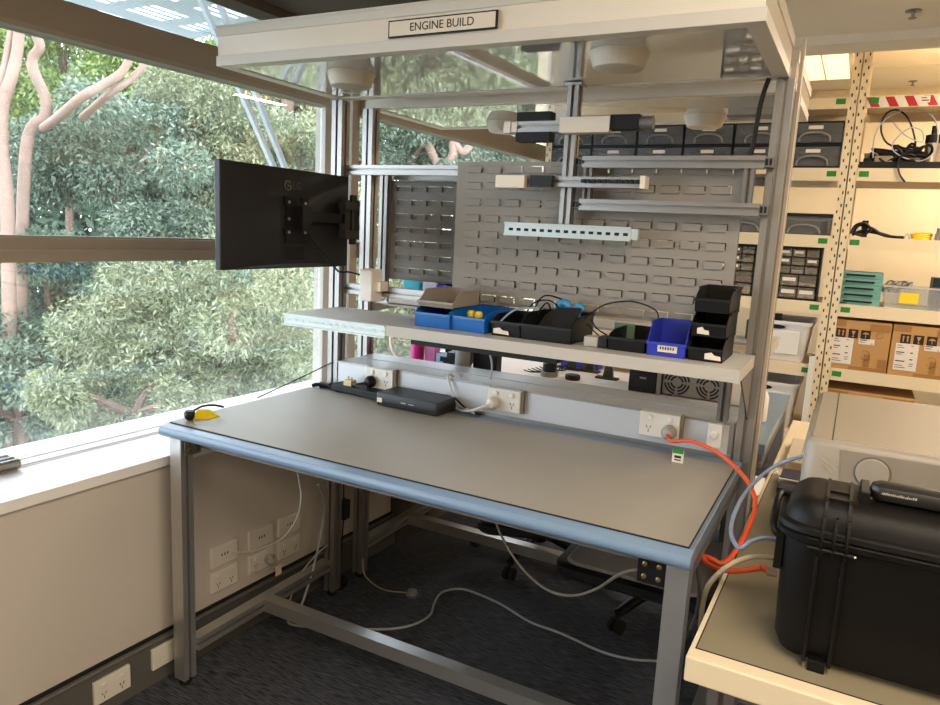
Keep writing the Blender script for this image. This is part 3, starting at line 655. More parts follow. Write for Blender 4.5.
solo('circuit_board', MB().box(-.60,-.54,2.03,2.033,ZS,ZS+.055), mat('board_green', (104,130,112), .5), 'small green circuit board leaning at the panel behind the adapter', 'circuit board')
solo('shelf_wire', MB().tube([(-.655,1.93,ZS+.07),(-.64,2.04,ZS+.10),(-.58,2.07,ZS+.115),(-.53,2.07,ZS+.11),(-.49,2.06,ZS+.095),(-.475,2.02,ZS+.07),(-.478,1.98,ZS+.02)], .0022, 6), BLK, 'thin black wire arching against the panel above the adapter', 'wire')
solo('loose_wires', MB().tube([(-.655,1.95,ZS+.05),(-.63,2.0,ZS+.012),(-.60,1.97,ZS+.01),(-.565,1.98,ZS+.03),(-.55,1.95,ZS+.008)], .002, 6).tube([(-.65,1.97,ZS+.06),(-.645,2.02,ZS+.03),(-.60,2.01,ZS+.012)], .002, 6), BLK, 'tangle of thin black wires behind the power adapter', 'wires')
solo('bin_wires', MB().tube([(-.905,1.885,ZS+.03),(-.88,1.95,ZS+.07),(-.82,1.99,ZS+.078)], .003, 6, 1).tube([(-.87,1.97,ZS+.01),(-.85,2.0,ZS+.085),(-.80,2.02,ZS+.1),(-.76,2.02,ZS+.07)], .0025, 6).tube([(-.86,1.99,ZS+.01),(-.83,2.02,ZS+.105),(-.78,2.03,ZS+.11),(-.73,2.03,ZS+.09)], .0025, 6).tube([(-.84,1.95,ZS+.01),(-.80,1.99,ZS+.095),(-.79,2.02,ZS+.05)], .0025, 6), [BLK, mat('wire_blue', (150,176,196), .5)], 'loops of black and pale blue wire coming out of the low black bin', 'wires')
solo('white_tray', MB().box(-1.60, -1.08, 2.33, 2.335, ZS, ZS+.035).box(-1.60, -1.08, 2.47, 2.475, ZS, ZS+.035).box(-1.60, -1.595, 2.33, 2.475, ZS, ZS+.035).box(-1.085, -1.08, 2.33, 2.475, ZS, ZS+.035).box(-1.60,-1.08,2.33,2.475,ZS,ZS+.003), WHITE, 'long low white tray on the rear shelf behind the front shelf', 'tray')
solo('tissue_pack', MB().box(-1.64, -1.555, 2.495, 2.55, ZS, ZS+.085), CYAN, 'small cyan printed pack on the rear shelf, leftmost', 'pack', bevel=.008)
solo('white_pack', MB().box(-1.55, -1.475, 2.50, 2.55, ZS, ZS+.08), mat('lilac_white', (222,214,236), .6), 'pale lilac pack on the rear shelf right of the cyan pack', 'pack', bevel=.01)
make_bin('deep blue bin on the rear shelf behind the grey louvred panel', -1.47, -1.39, 2.495, .06, ZS, .09, mat('deep_blue', (54,62,168), .4), group='bins on the rear shelf', lip=.8)
solo('green_box', MB().box(-.29, -.225, 2.42, 2.50, ZS, ZS+.06), mat('dark_green_box', (34,92,60), .5), 'small dark green box on the rear shelf behind the right post', 'box', bevel=.003)
# ------------------------------------------------------------------ things on the front bench
ZT = .8413
t = thing('flat_box', 'flat matt black slim box on the grey mat, left of the switch', 'box', (-1.495, 2.045, ZT), rz=-.12)
MB().box(-.125, .122, -.035, .04, .003, .029).build('body', BLKM, t, local=True, bevel=.003)
mb = MB()
for x in (-.1, .1): mb.box(x-.01, x+.01, -.03, .03, 0, .003)
mb.build('rubber_feet', BLKRUB, t, local=True)
t = thing('network_switch', 'black network switch box with white sticker and side vents on the mat', 'network switch', (-1.25, 2.01, ZT), rz=-.03)
MB().rbox(-.122, .122, -.062, .06, [(.003,-.002),(.008,0),(.043,0),(.047,-.003)], .008).build('body', mat('switch_black', (28,28,30), .5, bump=.1, bscale=700), t, local=True, smooth=True)
mb = MB()
for i in range(26): mb.box(-.108+i*.0085, -.1035+i*.0085, -.0628, -.062, .012, .018)
mb2 = MB()
for i in range(9): mb2.box(.122, .1228, -.04+i*.009, -.035+i*.009, .012, .026)
mb2.build('side_vents', BLKRUB, t, local=True)
mb.build('front_vents', BLKRUB, t, local=True)
MB().box(-.117, -.097, -.0632, -.062, .014, .029).build('sticker', PAPER, t, local=True, label='small white sticker')
MB().box(-.02, .0, -.0632, -.062, .024, .027).box(.01,.03,-.0632,-.062,.024,.026).build('status_lights', mat('pale_green', (160,180,160), .5), t, local=True)
mb = MB()
for x in (-.1, .1):
    for y_ in (-.045, .045): mb.lathe([(.007,0),(.007,.004)], (x,y_,0), 10)
mb.build('rubber_feet', BLKRUB, t, local=True)
t = thing('safety_glasses', 'black item with curved arm and yellow lens on the front left bench corner', 'glasses', (-1.70, 1.47, ZT))
MB().lathe([(.004,0),(.011,.004),(.015,.014),(.016,.024),(.012,.03),(.004,.031)], (-1.69,1.452,ZT), 18).build('black_hinge_end', BLK, t, smooth=True)
MB().tube([(-1.71,1.455,ZT+.022),(-1.70,1.475,ZT+.024),(-1.69,1.50,ZT+.034),(-1.675,1.53,ZT+.034),(-1.66,1.555,ZT+.026)], .0035, 8).build('arm', BLK, t, smooth=True)
q = [(-1.705,1.462,ZT+.003),(-1.655,1.50,ZT+.003),(-1.655,1.535,ZT+.003),(-1.69,1.525,ZT+.02),(-1.70,1.495,ZT+.024)]
MB().add(q+[(a,b_,c_-.003) for a,b_,c_ in q], [(0,1,2,3,4),(9,8,7,6,5),(0,5,6,1),(1,6,7,2),(2,7,8,3),(3,8,9,4),(4,9,5,0)]).build('lens', mat('yellow_lens', (246,216,40), .15), t)
def au_plug(mb, c, r=.021):
    mb.lathe([(r*.8,0),(r,-.006),(r,-.02),(r*.6,-.034),(r*.25,-.036)], c, 20, axis='y')
def plug(name, label, cx, zc, yf, m, cord, cm, r=.0035, tagpts=None, group='plugs in the bench outlets'):
    t = thing(name, label, 'plug', (cx, yf-.02, zc-.03), group)
    mb = MB(); au_plug(mb, (cx, yf, zc)); mb.build('plug_body', m, t, smooth=True)
    if cord: MB().tube(cord, r, 8).build('cord', cm, t, smooth=True)
    return t
ZC_ = ZT+.004
plug('power_plug', 'black mains plug in the left outlet above the flat black box', -1.468, .894, 2.06, BLK, [(-1.468,2.026,.893),(-1.49,2.0,.89),(-1.52,2.02,.882),(-1.54,2.06,.876),(-1.57,2.075,.86),(-1.60,2.07,ZC_)], BLK)
plug('power_plug', 'white mains plug in the middle outlet right of the network switch', -.984, .893, 2.06, WHITE, [(-.984,2.026,.893),(-1.02,2.0,.875),(-1.07,2.02,.858),(-1.12,2.06,ZC_+.002),(-1.13,2.075,ZC_+.004)], WHC, r=.0045)
orange = plug('extension_cord', 'orange extension cord from the right outlet, hanging past the bench to the side table', -.42, .896, 2.06, mat('clear_grey_plug', (168,160,154), .25),
    [(-.42,2.03,.893),(-.40,2.0,.885),aty(690,441,1.99),aty(715,451,1.97),aty(738,470,1.9),aty(752,490,1.80),aty(755,508,1.74),aty(747,530,1.66),aty(735,552,1.60),aty(723,563,1.58),aty(712,559,1.58),aty(703,556,1.6),aty(706,562,1.56),aty(716,568,1.50),aty(730,571,1.46),aty(745,570,1.46),aty(760,568,1.47)], ORG, r=.0055)
MB().tube([aty(760,568,1.47), aty(764,568.5,1.475), aty(769,571,1.475)], .007, 10).build('inline_joint', ORG, orange)
MB().tube([aty(767,571,1.475), aty(777,573,1.475)], .009, 10).build('socket_end', mat('clear_socket', (150,130,110), .2), orange)
solo('cable_tag', MB().box(-.385,-.355,1.952,1.954,ZT+.0,ZT+.038).box(-.384,-.356,1.9505,1.952,ZT+.026,ZT+.039,1).box(-.379,-.361,1.9512,1.952,ZT+.006,ZT+.009,2).box(-.379,-.361,1.9512,1.952,ZT+.013,ZT+.02,2), [PAPER, GREEN, INK], 'white and green test tag on the orange cord', 'tag')
solo('black_adapter_lead', MB().tube([(-1.715,2.03,ZC_),(-1.70,2.04,ZC_+.006),(-1.67,2.05,ZC_+.004),(-1.63,2.055,ZC_),(-1.60,2.06,ZC_)], .007, 8).tube([(-1.70,2.055,ZC_+.002),(-1.67,2.065,ZC_+.002),(-1.655,2.06,ZC_+.004)], .011, 8), BLK, 'knotted black lead lying at the back left of the bench mat', 'cable', smooth=True)
solo('black_strap', MB().tube([aty(257,398,1.93)*1, aty(300,378,2.03), aty(333,362,2.083)], .0022, 6), BLK, 'thin straight black lead running from the sill up to the duct', 'cable')
solo('beige_plug', MB().box(-1.565,-1.53,2.02,2.05,ZT+.0293,ZT+.050).lathe([(.003,0),(.003,.012)],(-1.555,2.035,ZT+.05),8).lathe([(.003,0),(.003,.010)],(-1.54,2.035,ZT+.05),8), mat('brass_plug', (206,186,140), .4), 'small beige loose plug lying on the flat black box', 'plug', bevel=.002)
solo('white_duct_cable', MB().tube([(-1.175,2.12,.945),(-1.17,2.085,.955),(-1.165,2.07,.94),(-1.13,2.06,.88),(-1.08,2.055,.855),(-1.05,2.05,ZC_)], .004, 8), WHC, 'grey-white cable looping down the duct behind the network switch', 'cable', smooth=True)
solo('black_duct_cable', MB().tube([(-1.17,2.07,.885),(-1.13,2.06,.882),(-1.09,2.055,.86),(-1.05,2.06,ZC_),(-1.03,2.065,ZC_)], .0035, 8), BLK, 'black cable behind the network switch by the duct', 'cable', smooth=True)
solo('hanging_duct_cable', MB().tube([(-1.085,2.16,1.10),(-1.075,2.165,1.06),(-1.05,2.16,1.0),(-1.045,2.15,.946)], .0035, 8), GRYC, 'grey cable hanging from the shelf down to the duct top', 'cable', smooth=True)
# ------------------------------------------------------------------ things on the rear bench
ZR = .8405
def put(name, label, cat, mb, m, **k): return solo(name, mb, m, label, cat, **k)
put('round_holder', 'black round holder on a grey base on the rear bench', 'holder', MB().lathe([(.036,0),(.038,.022)], (-1.105,2.84,ZR), 20, 1).lathe([(.03,.022),(.03,.055),(.022,.06)], (-1.105,2.84,ZR), 20), [BLK, GRYBOX])
put('black_puck', 'small flat black puck on the pale mat of the rear bench', 'puck', MB().lathe([(.03,0),(.032,.004),(.032,.018),(.028,.022)], (-1.0,2.84,ZR), 20), BLK)
def stand(label, x, y_, hh, two=False):
    mb = MB().box(x-.05, x+.045, y_-.02, y_+.02, ZR, ZR+.008).prism([(x-.02,ZR+.008),(x+.022,ZR+.008),(x+.016,ZR+hh),(x-.008,ZR+hh)], 'y', y_-.012, y_+.012)
    if two: mb.box(x+.055, x+.075, y_-.01, y_+.02, ZR, ZR+hh*.9)
    mb.lathe([(.01,-.014),(.01,.014)], (x+.004, y_, ZR+hh), 12, axis='y')
    put('bracket_stand', label, 'stand', mb, DKGREY, group='small dark stands on the rear bench')
stand('small dark bracket stand on the rear bench, nearest the power supply', -.885, 2.96, .075)
stand('small dark upright stand on the rear bench, middle one of three', -1.0, 3.06, .075)
stand('small dark double stand on the rear bench, left one of three', -1.085, 3.05, .07, True)
make_bin('blue tray bin at the back of the rear bench behind the dark stands', -1.16, -.98, 3.12, .06, ZR, .05, BLUE2, group='bins on the rear bench', lip=.9)
t = thing('power_supply_unit', 'black unit with small dials on the rear bench under the shelf', 'power supply', (-.69, 2.9, ZR))
MB().box(-.748, -.64, 2.79, 3.0, ZR, ZR+.15).build('case', BLKM, t, bevel=.003)
MB().box(-.637, -.622, 2.79, 3.0, ZR, ZR+.15).build('side_plate', GRYBOX, t)
mb = MB()
for i in range(3): mb.lathe([(.007,0),(.007,-.006),(.005,-.008)], (-.72+i*.028, 2.79, ZR+.115), 12, axis='y')
mb.build('dial', STEEL, t); MB().box(-.705,-.68,2.789,2.79,ZR+.055,ZR+.062).build('badge', ALU, t)
t = thing('bench_power_supply', 'grey metal instrument with two round fan grilles on the rear bench', 'instrument', (-.49, 2.92, ZR))
MB().box(-.616, -.375, 2.80, 3.05, ZR+.006, ZR+.17).build('case', GRYBOX, t, bevel=.003)
MB().box(-.60,-.58,2.81,3.04,ZR,ZR+.006).box(-.41,-.39,2.81,3.04,ZR,ZR+.006).build('feet', BLKRUB, t)
for cx in (-.562, -.441):
    mb = MB()
    for r0 in (.022, .034, .046):
        for q in range(4):
            n = 8; vv = []
            for i in range(n+1):
                a = math.radians(q*90+8+74*i/n)
                for rr in (r0-.0035, r0+.0035): vv.append((cx+rr*math.cos(a), 2.7992, ZR+.058+rr*math.sin(a)))
            mb.add(vv, [(2*i, 2*i+2, 2*i+3, 2*i+1) for i in range(n)])
    mb.build('fan_grille', BLKRUB, t)
put('white_bottle', 'small white bottle standing on the rear bench right corner', 'bottle', MB().lathe([(.02,0),(.022,.004),(.022,.085),(.016,.1),(.009,.108),(.009,.125)], (-.235,2.62,ZR), 18), WHITE, smooth=True)
put('white_block', 'plain cream block on the rear bench right of the fan grilles', 'block', MB().box(-.368,-.30,2.81,2.95,ZR,ZR+.15), OFFW)
put('pink_tub', 'bright magenta tub on the rear bench by the window', 'tub', MB().lathe([(.026,0),(.028,.004),(.028,.16),(.024,.17)], (-1.558,2.5,ZR), 24), PINK, smooth=True)
put('pink_pack', 'paler pink packet beside the magenta tub', 'packet', MB().box(-1.527,-1.472,2.5,2.54,ZR,ZR+.16), PINKL, bevel=.006)
put('light_blue_pack', 'pale blue packet next to the pink packet', 'packet', MB().box(-1.47,-1.39,2.5,2.54,ZR,ZR+.10), LBLUE, bevel=.004)
put('striped_roll', 'black and white striped roll behind the pale blue packet', 'roll', MB().lathe([(.05,-1.47),(.05,-1.44)], (0,2.62,ZR+.08), 20, 1, axis='x').lathe([(.05,-1.44),(.05,-1.41)], (0,2.62,ZR+.08), 20, axis='x').lathe([(.05,-1.41),(.05,-1.38)], (0,2.62,ZR+.08), 20, 1, axis='x').box(-1.47,-1.38,2.59,2.65,ZR,ZR+.04), [WHITE, BLKM])
put('black_clamp', 'small black clamp on the rear bench by the grey tube', 'clamp', MB().box(-1.40,-1.352,2.44,2.48,ZR,ZR+.08).box(-1.415,-1.352,2.44,2.47,ZR+.08,ZR+.10).box(-1.385,-1.352,2.44,2.48,ZR+.10,ZR+.12), BLK)
put('grey_tube', 'grey upright tube on the rear bench behind the hanging cable', 'tube', MB().lathe([(.03,0),(.03,.2),(.026,.205)], (-1.325,2.46,ZR), 24), mat('tube_grey', (150,150,146), .45), smooth=True)
put('black_panel_box', 'upright black box on the rear bench under the shelf, right of the grey tube', 'box', MB().box(-1.30,-1.195,2.5,2.55,ZR,ZR+.2), BLKM, bevel=.004)
mb = MB()
for k in range(7):
    pts = [(-1.22+.1*k*.3+random.uniform(-.02,.02), 2.86+.03*k+random.uniform(-.02,.03), ZR+.004) for _ in range(1)]
    mb.tube([(-1.24+.01*k,2.88+.02*k,ZR+.003+.002*k),(-1.20+.02*k,2.86+.01*k,ZR+.003+.002*k),(-1.16+.012*k,2.9+.022*k,ZR+.003+.002*k),(-1.2+.01*k,2.95+.012*k,ZR+.003+.002*k)], .0025, 6)
put('coiled_leads', 'loose coil of thin dark leads on the pale rear bench mat', 'cables', mb, BLK)
t = thing('ring_frame', 'white round wire frame standing at the left end of the rear bench', 'ring frame', (-1.65, 2.62, ZR))
MB().tube([(-1.65+.105*math.cos(a)*.9, 2.62+.105*math.cos(a)*.4, ZR+.113+.105*math.sin(a)) for a in np.linspace(0, 2*math.pi, 25)], .008, 8).build('ring', WHITE, t, smooth=True)
MB().tube([(-1.65,2.62,ZR+.0),(-1.65,2.62,ZR+.218)], .003, 6).tube([(-1.74,2.58,ZR+.113),(-1.56,2.66,ZR+.113)], .003, 6).build('spokes', WHITE, t)
# ------------------------------------------------------------------ wall outlets and the sill
def wall_outlet(label, y0, z0, face=True, w=.115, hh=.082, kind='double', dx=-1.835, plugm=None):
    o_ = TW*y0 + NW*dx
    M_ = Matrix(((NW.x, TW.x, 0, 0), (NW.y, TW.y, 0, 0), (0,0,1,0), (0,0,0,1)))
    t = thing('wall_outlet', label, 'power outlet', (o_.x, o_.y, z0), 'outlets on the wall under the window', rz=-WY)
    MB().box(0, .012, -w/2, w/2, 0, hh).build('plate', WHITE, t, local=True, bevel=.003)
    if kind == 'double':
        for s in (-1, 1):
            MB().lathe([(.008,.012),(.008,.0155),(.006,.0165)], (0, s*.028, hh*.74), 12, axis='x').build('switch', WHITE, t, local=True)
            mb = MB(); y_ = s*.028; z_ = hh*.36
            mb.rail((.0123,y_-.007,z_+.006),(.0123,y_-.004,z_-.002), .002,.001, up=(1,0,0)); mb.rail((.0123,y_+.007,z_+.006),(.0123,y_+.004,z_-.002), .002,.001, up=(1,0,0)); mb.box(.012,.0128,y_-.001,y_+.001,z_-.014,z_-.005)
            mb.build('socket', INK, t, local=True)
    elif kind == 'data':
        mb = MB()
        for s in (-1, 0, 1):
            mb.box(.012, .0128, s*.012-.002, s*.012+.002, hh*.44, hh*.56)
        mb.build('port', INK, t, local=True)
    return t
wall_outlet('double power outlet on the dark skirting, left of the front bench leg', 1.168, .044, dx=-1.812, hh=.073)
wall_outlet('blank white cover plate on the skirting right behind the front bench leg', 1.375, .052, dx=-1.812, kind='blank', w=.15, hh=.07)
YO = ((1.602, 'nearest the front leg'), (1.77, 'in the middle pair'), (1.912, 'farthest along the wall'))
for k, (yo, wh) in enumerate(YO):
    wall_outlet('upper white data outlet on the wall, the one %s' % wh, yo, .281, kind='data', hh=.073)
    wall_outlet('lower double power outlet on the wall, the one %s' % wh, yo, .191, hh=.073)
t = thing('power_plug', 'clear plug with a white tag in the middle lower wall outlet', 'plug', (-1.77, 1.8, .2))
MB().lathe([(.02,0),(.02,.02),(.012,.034)], tuple(NW*-1.823+TW*1.80+Vector((0,0,.222))), 16, axis='x').build('plug_body', CLEAR, t, smooth=True)
MB().box(-1.745,-1.743,1.875,1.905,.15,.19).build('tag', PAPER, t, label='white paper tag'); MB().tube([(-1.738,1.745,.222),(-1.735,1.80,.21),(-1.744,1.89,.188)], .002, 6).build('lead', WHC, t)
t = thing('window_fitting', 'ribbed metal fitting on the white window sill at the left picture edge', 'fitting', (-2.05, 1.0, .72))
for k in range(3): wmb().tube([(-2.085+k*.028, .86, .737), (-2.085+k*.028, 1.06, .737)], .0145, 14).build('barrel', ALU, t, smooth=True)
wmb().box(-2.10, -2.015, .86, 1.05, .7235, .728).build('base', ALUD, t)
# ------------------------------------------------------------------ under the benches
put('waste_bin', 'dark grey waste bin on the floor beyond the rear bench leg', 'bin', MB().rbox(-1.78,-1.69,2.62,2.92,[(0,-.02),(.02,-.018),(.32,.0),(.33,.004),(.33,0),(.05,-.016)], .03), mat('bin_brown', (64,58,54), .6))
def chair(label, cx, cy, rz, seat=True, group='mesh office chairs under the benches'):
    t = thing('office_chair', label, 'chair', (cx, cy, 0), group, rz)
    MB().lathe([(.03,.07),(.035,.09),(.035,.13),(.025,.14),(.025,.335)], (0,0,0), 16).build('gas_column', BLK, t, local=True, smooth=True)
    for k in range(5):
        a = 2*math.pi*k/5+.5; c, s = math.cos(a), math.sin(a)
        l = MB().tube([(c*.03,s*.03,.115),(c*.16,s*.16,.105),(c*.29,s*.29,.075)], .026, 10, r2=.017).build('base_arm', BLK, t, local=True, smooth=True)
        mb = MB().tube([(c*.29,s*.29,.075),(c*.29,s*.29,.05)], .008, 8)
        for q in (-1, 1): mb.tube([(c*.29-s*.008*q,s*.29+c*.008*q,.027),(c*.29-s*.022*q,s*.29+c*.022*q,.027)], .027, 14)
        mb.build('caster', BLKRUB, l, local=True)
    if seat:
        MB().box(-.1,.1,-.35,.1,.33,.36).build('mechanism', BLK, t, local=True)
        MB().rbox(-.25,.25,-.66,-.16,[(.36,-.01),(.37,0),(.395,0),(.40,-.012)], .06).build('seat_frame', BLK, t, local=True, smooth=True)
        MB().rbox(-.222,.222,-.632,-.188,[(.4005,0),(.408,-.01)], .05).build('seat_mesh', MESHM, t, local=True, label='grey mesh seat')
    return t
chair('grey mesh office chair pushed under the two benches near the right end', -.50, 2.72, .0)
chair('office chair whose black base shows far back under the rear bench', -1.12, 2.90, .4)
def floor_pts(l, h=.006): return [atz(px, py, h) for px, py in l]
solo('floor_cable', MB().tube([atz(318,485,.60)*1, (-1.64,2.02,.40), (-1.66,2.0,.2), (-1.67,1.93,.03)] + floor_pts([(288,622),(310,627),(350,629),(390,629),(415,624),(430,615),(434,604),(441,593),(455,589),(470,591),(500,604),(530,622),(560,633),(600,651),(630,659),(657,661)]), .0045, 8), GRYC, 'long light grey cable snaking over the dark carpet under the bench', 'cable', smooth=True)
t = thing('floor_plug', 'clear plug on a thin lead lying on the carpet by the rear leg', 'plug', atz(411,595,0)*1)
pc = atz(413,594,.018)
MB().lathe([(.018,-.02),(.022,-.012),(.022,.008),(.012,.018)], tuple(pc), 16, axis='x').build('plug_body', CLEAR, t, smooth=True)
mb = MB()
for s in (-1,0,1): mb.box(pc.x+.018, pc.x+.034, pc.y+s*.008-.001, pc.y+s*.008+.001, pc.z-.004, pc.z+.004)
mb.build('pins', STEEL, t)
MB().tube([aty(366,480,2.32), aty(364,520,2.325), atz(363,566,.06), atz(369,580,.006), atz(385,590,.005), pc+Vector((-.02,0,0))], .0025, 6).build('lead', BEIC, t, smooth=True)
solo('thin_hanging_cable', MB().tube([(-1.35,1.52,.79),aty(299,480,1.60),aty(301,500,1.62),aty(295,522,1.64),aty(280,540,1.66),aty(255,550,1.68),aty(235,553,1.69),(-1.80,1.70,.30)], .0028, 6), WHC, 'thin pale cable drooping from under the bench to the wall data outlet', 'cable', smooth=True)
solo('looped_bench_cable', MB().tube([aty(494,512,1.85)*1,aty(498,528,1.84),aty(508,548,1.82),aty(522,568,1.80),aty(540,585,1.76),aty(558,594,1.72),aty(578,595,1.68),aty(598,588,1.62),aty(615,577,1.55),aty(628,571,1.49),aty(640,570,1.46)], .0036, 8), mat('taupe_cable', (128,120,108), .5), 'grey-brown cable hanging in a loop beneath the bench front edge', 'cable', smooth=True)
solo('leg_cable', MB().tube([aty(328,545,2.05),aty(318,553,2.0),aty(300,575,1.95),aty(290,600,1.9)], .003, 8), GRYC, 'grey cable strung from the rear left leg towards the wall', 'cable', smooth=True)
t = thing('inline_adapter', 'small black adapter hanging on its lead beside the rear left post', 'adapter', aty(344,510,2.2)*1)
a_ = aty(344,508,2.2)
MB().box(a_.x-.018, a_.x+.018, a_.y-.02, a_.y+.02, a_.z-.045, a_.z+.035).build('body', mat('adapter_blue_black', (26,34,42), .5), t, bevel=.005)
MB().tube([(a_.x,a_.y,.79),(a_.x-.004,a_.y,a_.z+.1),(a_.x,a_.y,a_.z+.03)], .003, 6).build('lead', BLK, t); MB().tube([(a_.x,a_.y,a_.z-.04),(a_.x-.006,a_.y,.2),(a_.x,a_.y-.02,.02)], .003, 6).build('lead', BLK, t)
put('black_floor_plug', 'black plug block on the carpet beside the rear left leg', 'plug', MB().rbox(a_.x-.03,a_.x+.03,a_.y-.06,a_.y,[(0,0),(.03,0),(.036,-.005)], .012), BLK)
# ------------------------------------------------------------------ side table on the right
tb = thing('side_table', 'cream side table with olive mat carrying the black case and grey printer', 'table', (-.17, 1.17, 0))
MT = Matrix.Translation((-.176, 1.172, 0)) @ Matrix.Rotation(-.010, 4, 'Z')
def tmb(): m = MB(); m.M = MT; return m
tp = tmb().box(0, .82, 0, 1.95, .704, .75).build('tabletop', TABLETOP, tb, bevel=.003)
tmb().box(.009, .81, .032, 1.15, .75, .7508).build('mat_edge', BLKRUB, tp)
tmb().box(.0115, .808, .0345, 1.147, .75, .7514).build('table_mat', TMAT, tb, label='olive-grey mat')
for x in (.035, .74):
    for y_ in (.05, 1.86):
        l = tmb().prof('z', .03, .704, x, x+.045, y_, y_+.045).build('leg', ALUD, tb)
        tmb().lathe([(.022,0),(.022,.008),(.009,.014),(.009,.034)], (x+.022,y_+.022,0), 14).build('foot', BLKM, l)
tmb().box(.035, .785, .06, .09, .66, .704).box(.04, .07, .095, 1.86, .66, .704).build('apron', ALUD, tb)
ZM = .7514
# black protective case
pc = thing('protective_case', 'large black ribbed hard case with top handle on the olive mat', 'case', (.2, 1.44, ZM))
X0, X1, Ya, Yb = -.058, .46, 1.243, 1.43
CB = mat('case_black', (14,12,11), .45, spec=.22, bump=.2, bscale=1100)
MB().rbox(X0, X1, Ya, Yb, [(ZM+.006,-.03),(ZM+.012,-.016),(ZM+.035,-.006),(.968,0)], .05, n=8).build('base_shell', CB, pc, smooth=True)
mb = MB()
for x in (-.004, .034, .36, .40):
    mb.box(x, x+.006, Ya-.004, Ya+.02, ZM+.012, .95)
mb.box(.006, .032, Ya-.006, Ya+.05, ZM, ZM+.02).box(.36,.395,Ya-.006,Ya+.05,ZM,ZM+.02).box(X0+.05, X1-.05, Yb-.06, Yb-.02, ZM, ZM+.012)
mb.build('ribs_and_feet', CB, pc, bevel=.0015)
MB().rbox(X0, X1, Ya, Yb, [(.966,.004),(.969,.009),(.978,.010),(.981,.006),(.984,.010),(.992,.009),(.996,.004)], .05, n=8).build('seal_flange', CB, pc, smooth=True)
lid = MB().rbox(X0, X1, Ya, Yb, [(.994,0),(1.008,-.003),(1.022,-.010),(1.031,-.022),(1.035,-.038)], .05, n=8).build('lid', CB, pc, smooth=True)
mb = MB()
for x in (.0, .034):
    mb.prism([(Ya-.004,.985),(Ya-.002,1.006),(Ya+.006,1.024),(Ya+.018,1.036),(Ya+.032,1.040),(Ya+.14,1.040),(Ya+.14,1.02),(Ya+.03,1.01),(Ya+.01,.985)], 'x', x, x+.005)
mb.box(.005,.034,Ya+.032,Ya+.036,1.032,1.0385).box(.005,.034,Ya+.075,Ya+.079,1.032,1.0385)
mb.build('lid_ribs', CB, lid)
hg = MB()
for x in (.0, .018, .036): hg.prism([(Ya-.006,.95),(Ya-.014,.962),(Ya-.014,.992),(Ya-.002,1.016),(Ya+.008,1.016),(Ya+.008,.95)], 'x', x, x+.0045)
hg.tube([(-.018,Ya-.011,.964),(.05,Ya-.011,.964)], .0035, 10)
hg.build('hinge', CB, pc, smooth=True)
MB().tube([(.046,Ya-.011,.964),(.053,Ya-.011,.964)], .0025, 8).build('hinge_pin', STEEL, pc)
MB().tube([(X0,1.285,.95),(X0-.012,1.285,.96),(X0-.017,1.30,.972),(X0-.017,1.35,.995),(X0-.012,1.375,1.0),(X0+.006,1.38,1.0)], .006, 8).box(X0-.008,X0+.004,1.27,1.30,.90,.965).build('side_handle', CB, pc, smooth=True)
hd_ = MB().rbox(.06, .36, Ya+.06, Ya+.105, [(1.036,-.012),(1.041,-.003),(1.052,0),(1.062,-.004),(1.067,-.014)], .02).build('top_handle', mat('handle_black', (24,22,21), .4), pc, smooth=True)
for x in (.048, .358): MB().box(x,x+.014,Ya+.045,Ya+.12,1.025,1.055).build('handle_mount', CB, pc, bevel=.002)
mb = MB(); rr = random.Random(3); x = .078
while x < .125:
    w_ = rr.uniform(.001,.0022); hh = rr.uniform(.002,.0045); yy = Ya+.0596
    mb.add([(x,yy,1.052),(x+w_,yy,1.052),(x+w_+.001,yy,1.052+hh),(x+.001,yy,1.052+hh)], [(0,1,2,3)]); x += w_+rr.uniform(.0008,.0015)
mb.build('worn_lettering', mat('worn_white', (180,172,160), .6), hd_, label='small illegible white lettering')
# printer
pr = thing('printer', 'large grey-beige printer with a round front button behind the black case', 'printer', (.25, 1.9, ZM))
px0, px1, py0, py1, pz = -.054, .56, 1.612, 2.19, 1.05
MB().rbox(px0, px1, py0, py1, [(ZM+.008,-.01),(ZM+.02,0),(pz-.012,0),(pz-.003,-.005),(pz,-.012)], .03, n=7).build('body', PRNF, pr, smooth=True)
MB().rbox(px0+.001, px1-.001, py0+.001, py1-.001, [(pz-.001,-.01),(pz+.002,-.012)], .03, n=7).build('top_cover', PRN, pr)
MB().box(px0+.05, px0+.052, py0+.012, py1-.01, pz+.0015, pz+.0027).build('top_seam', BLKM, pr)
MB().prism([(.035,ZM+.05),(.40,ZM+.05),(.40,pz-.012),(.014,pz-.012)], 'y', py0-.003, py0+.01).build('front_door', mat('printer_door', (140,130,116), .4, bump=.1, bscale=700), pr)
MB().lathe([(.03,0),(.03,-.004),(.028,-.006),(.002,-.007)], (.075,py0-.003,pz-.05), 40, axis='y').build('round_button', PRNF, pr, smooth=True)
MB().lathe([(.0335,0),(.0335,-.001)], (.075,py0-.0025,pz-.05), 40, axis='y').build('button_recess', mat('recess', (104,96,86), .6), pr)
mb = MB()
for k, (a_, b2) in enumerate(((.008,.03),(.0,.03),(-.0,.022))): mb.prism([(-.018+a_, pz-.032-k*.008-(.0 if k else 0)), (-.018+b2, pz-.050-k*.008), (-.018+b2, pz-.0465-k*.008), (-.018+a_, pz-.0285-k*.008)], 'y', py0-.0012, py0+.004)
mb.build('slanted_logo', mat('logo_light', (172,160,142), .4), pr)
MB().box(px0+.02,px0+.06,py0+.03,py0+.07,ZM,ZM+.01).box(px1-.06,px1-.02,py0+.03,py0+.07,ZM,ZM+.01).box(px0+.02,px0+.06,py1-.07,py1-.03,.75,ZM+.01).box(px1-.06,px1-.02,py1-.07,py1-.03,.75,ZM+.01).build('feet', BLKRUB, pr)
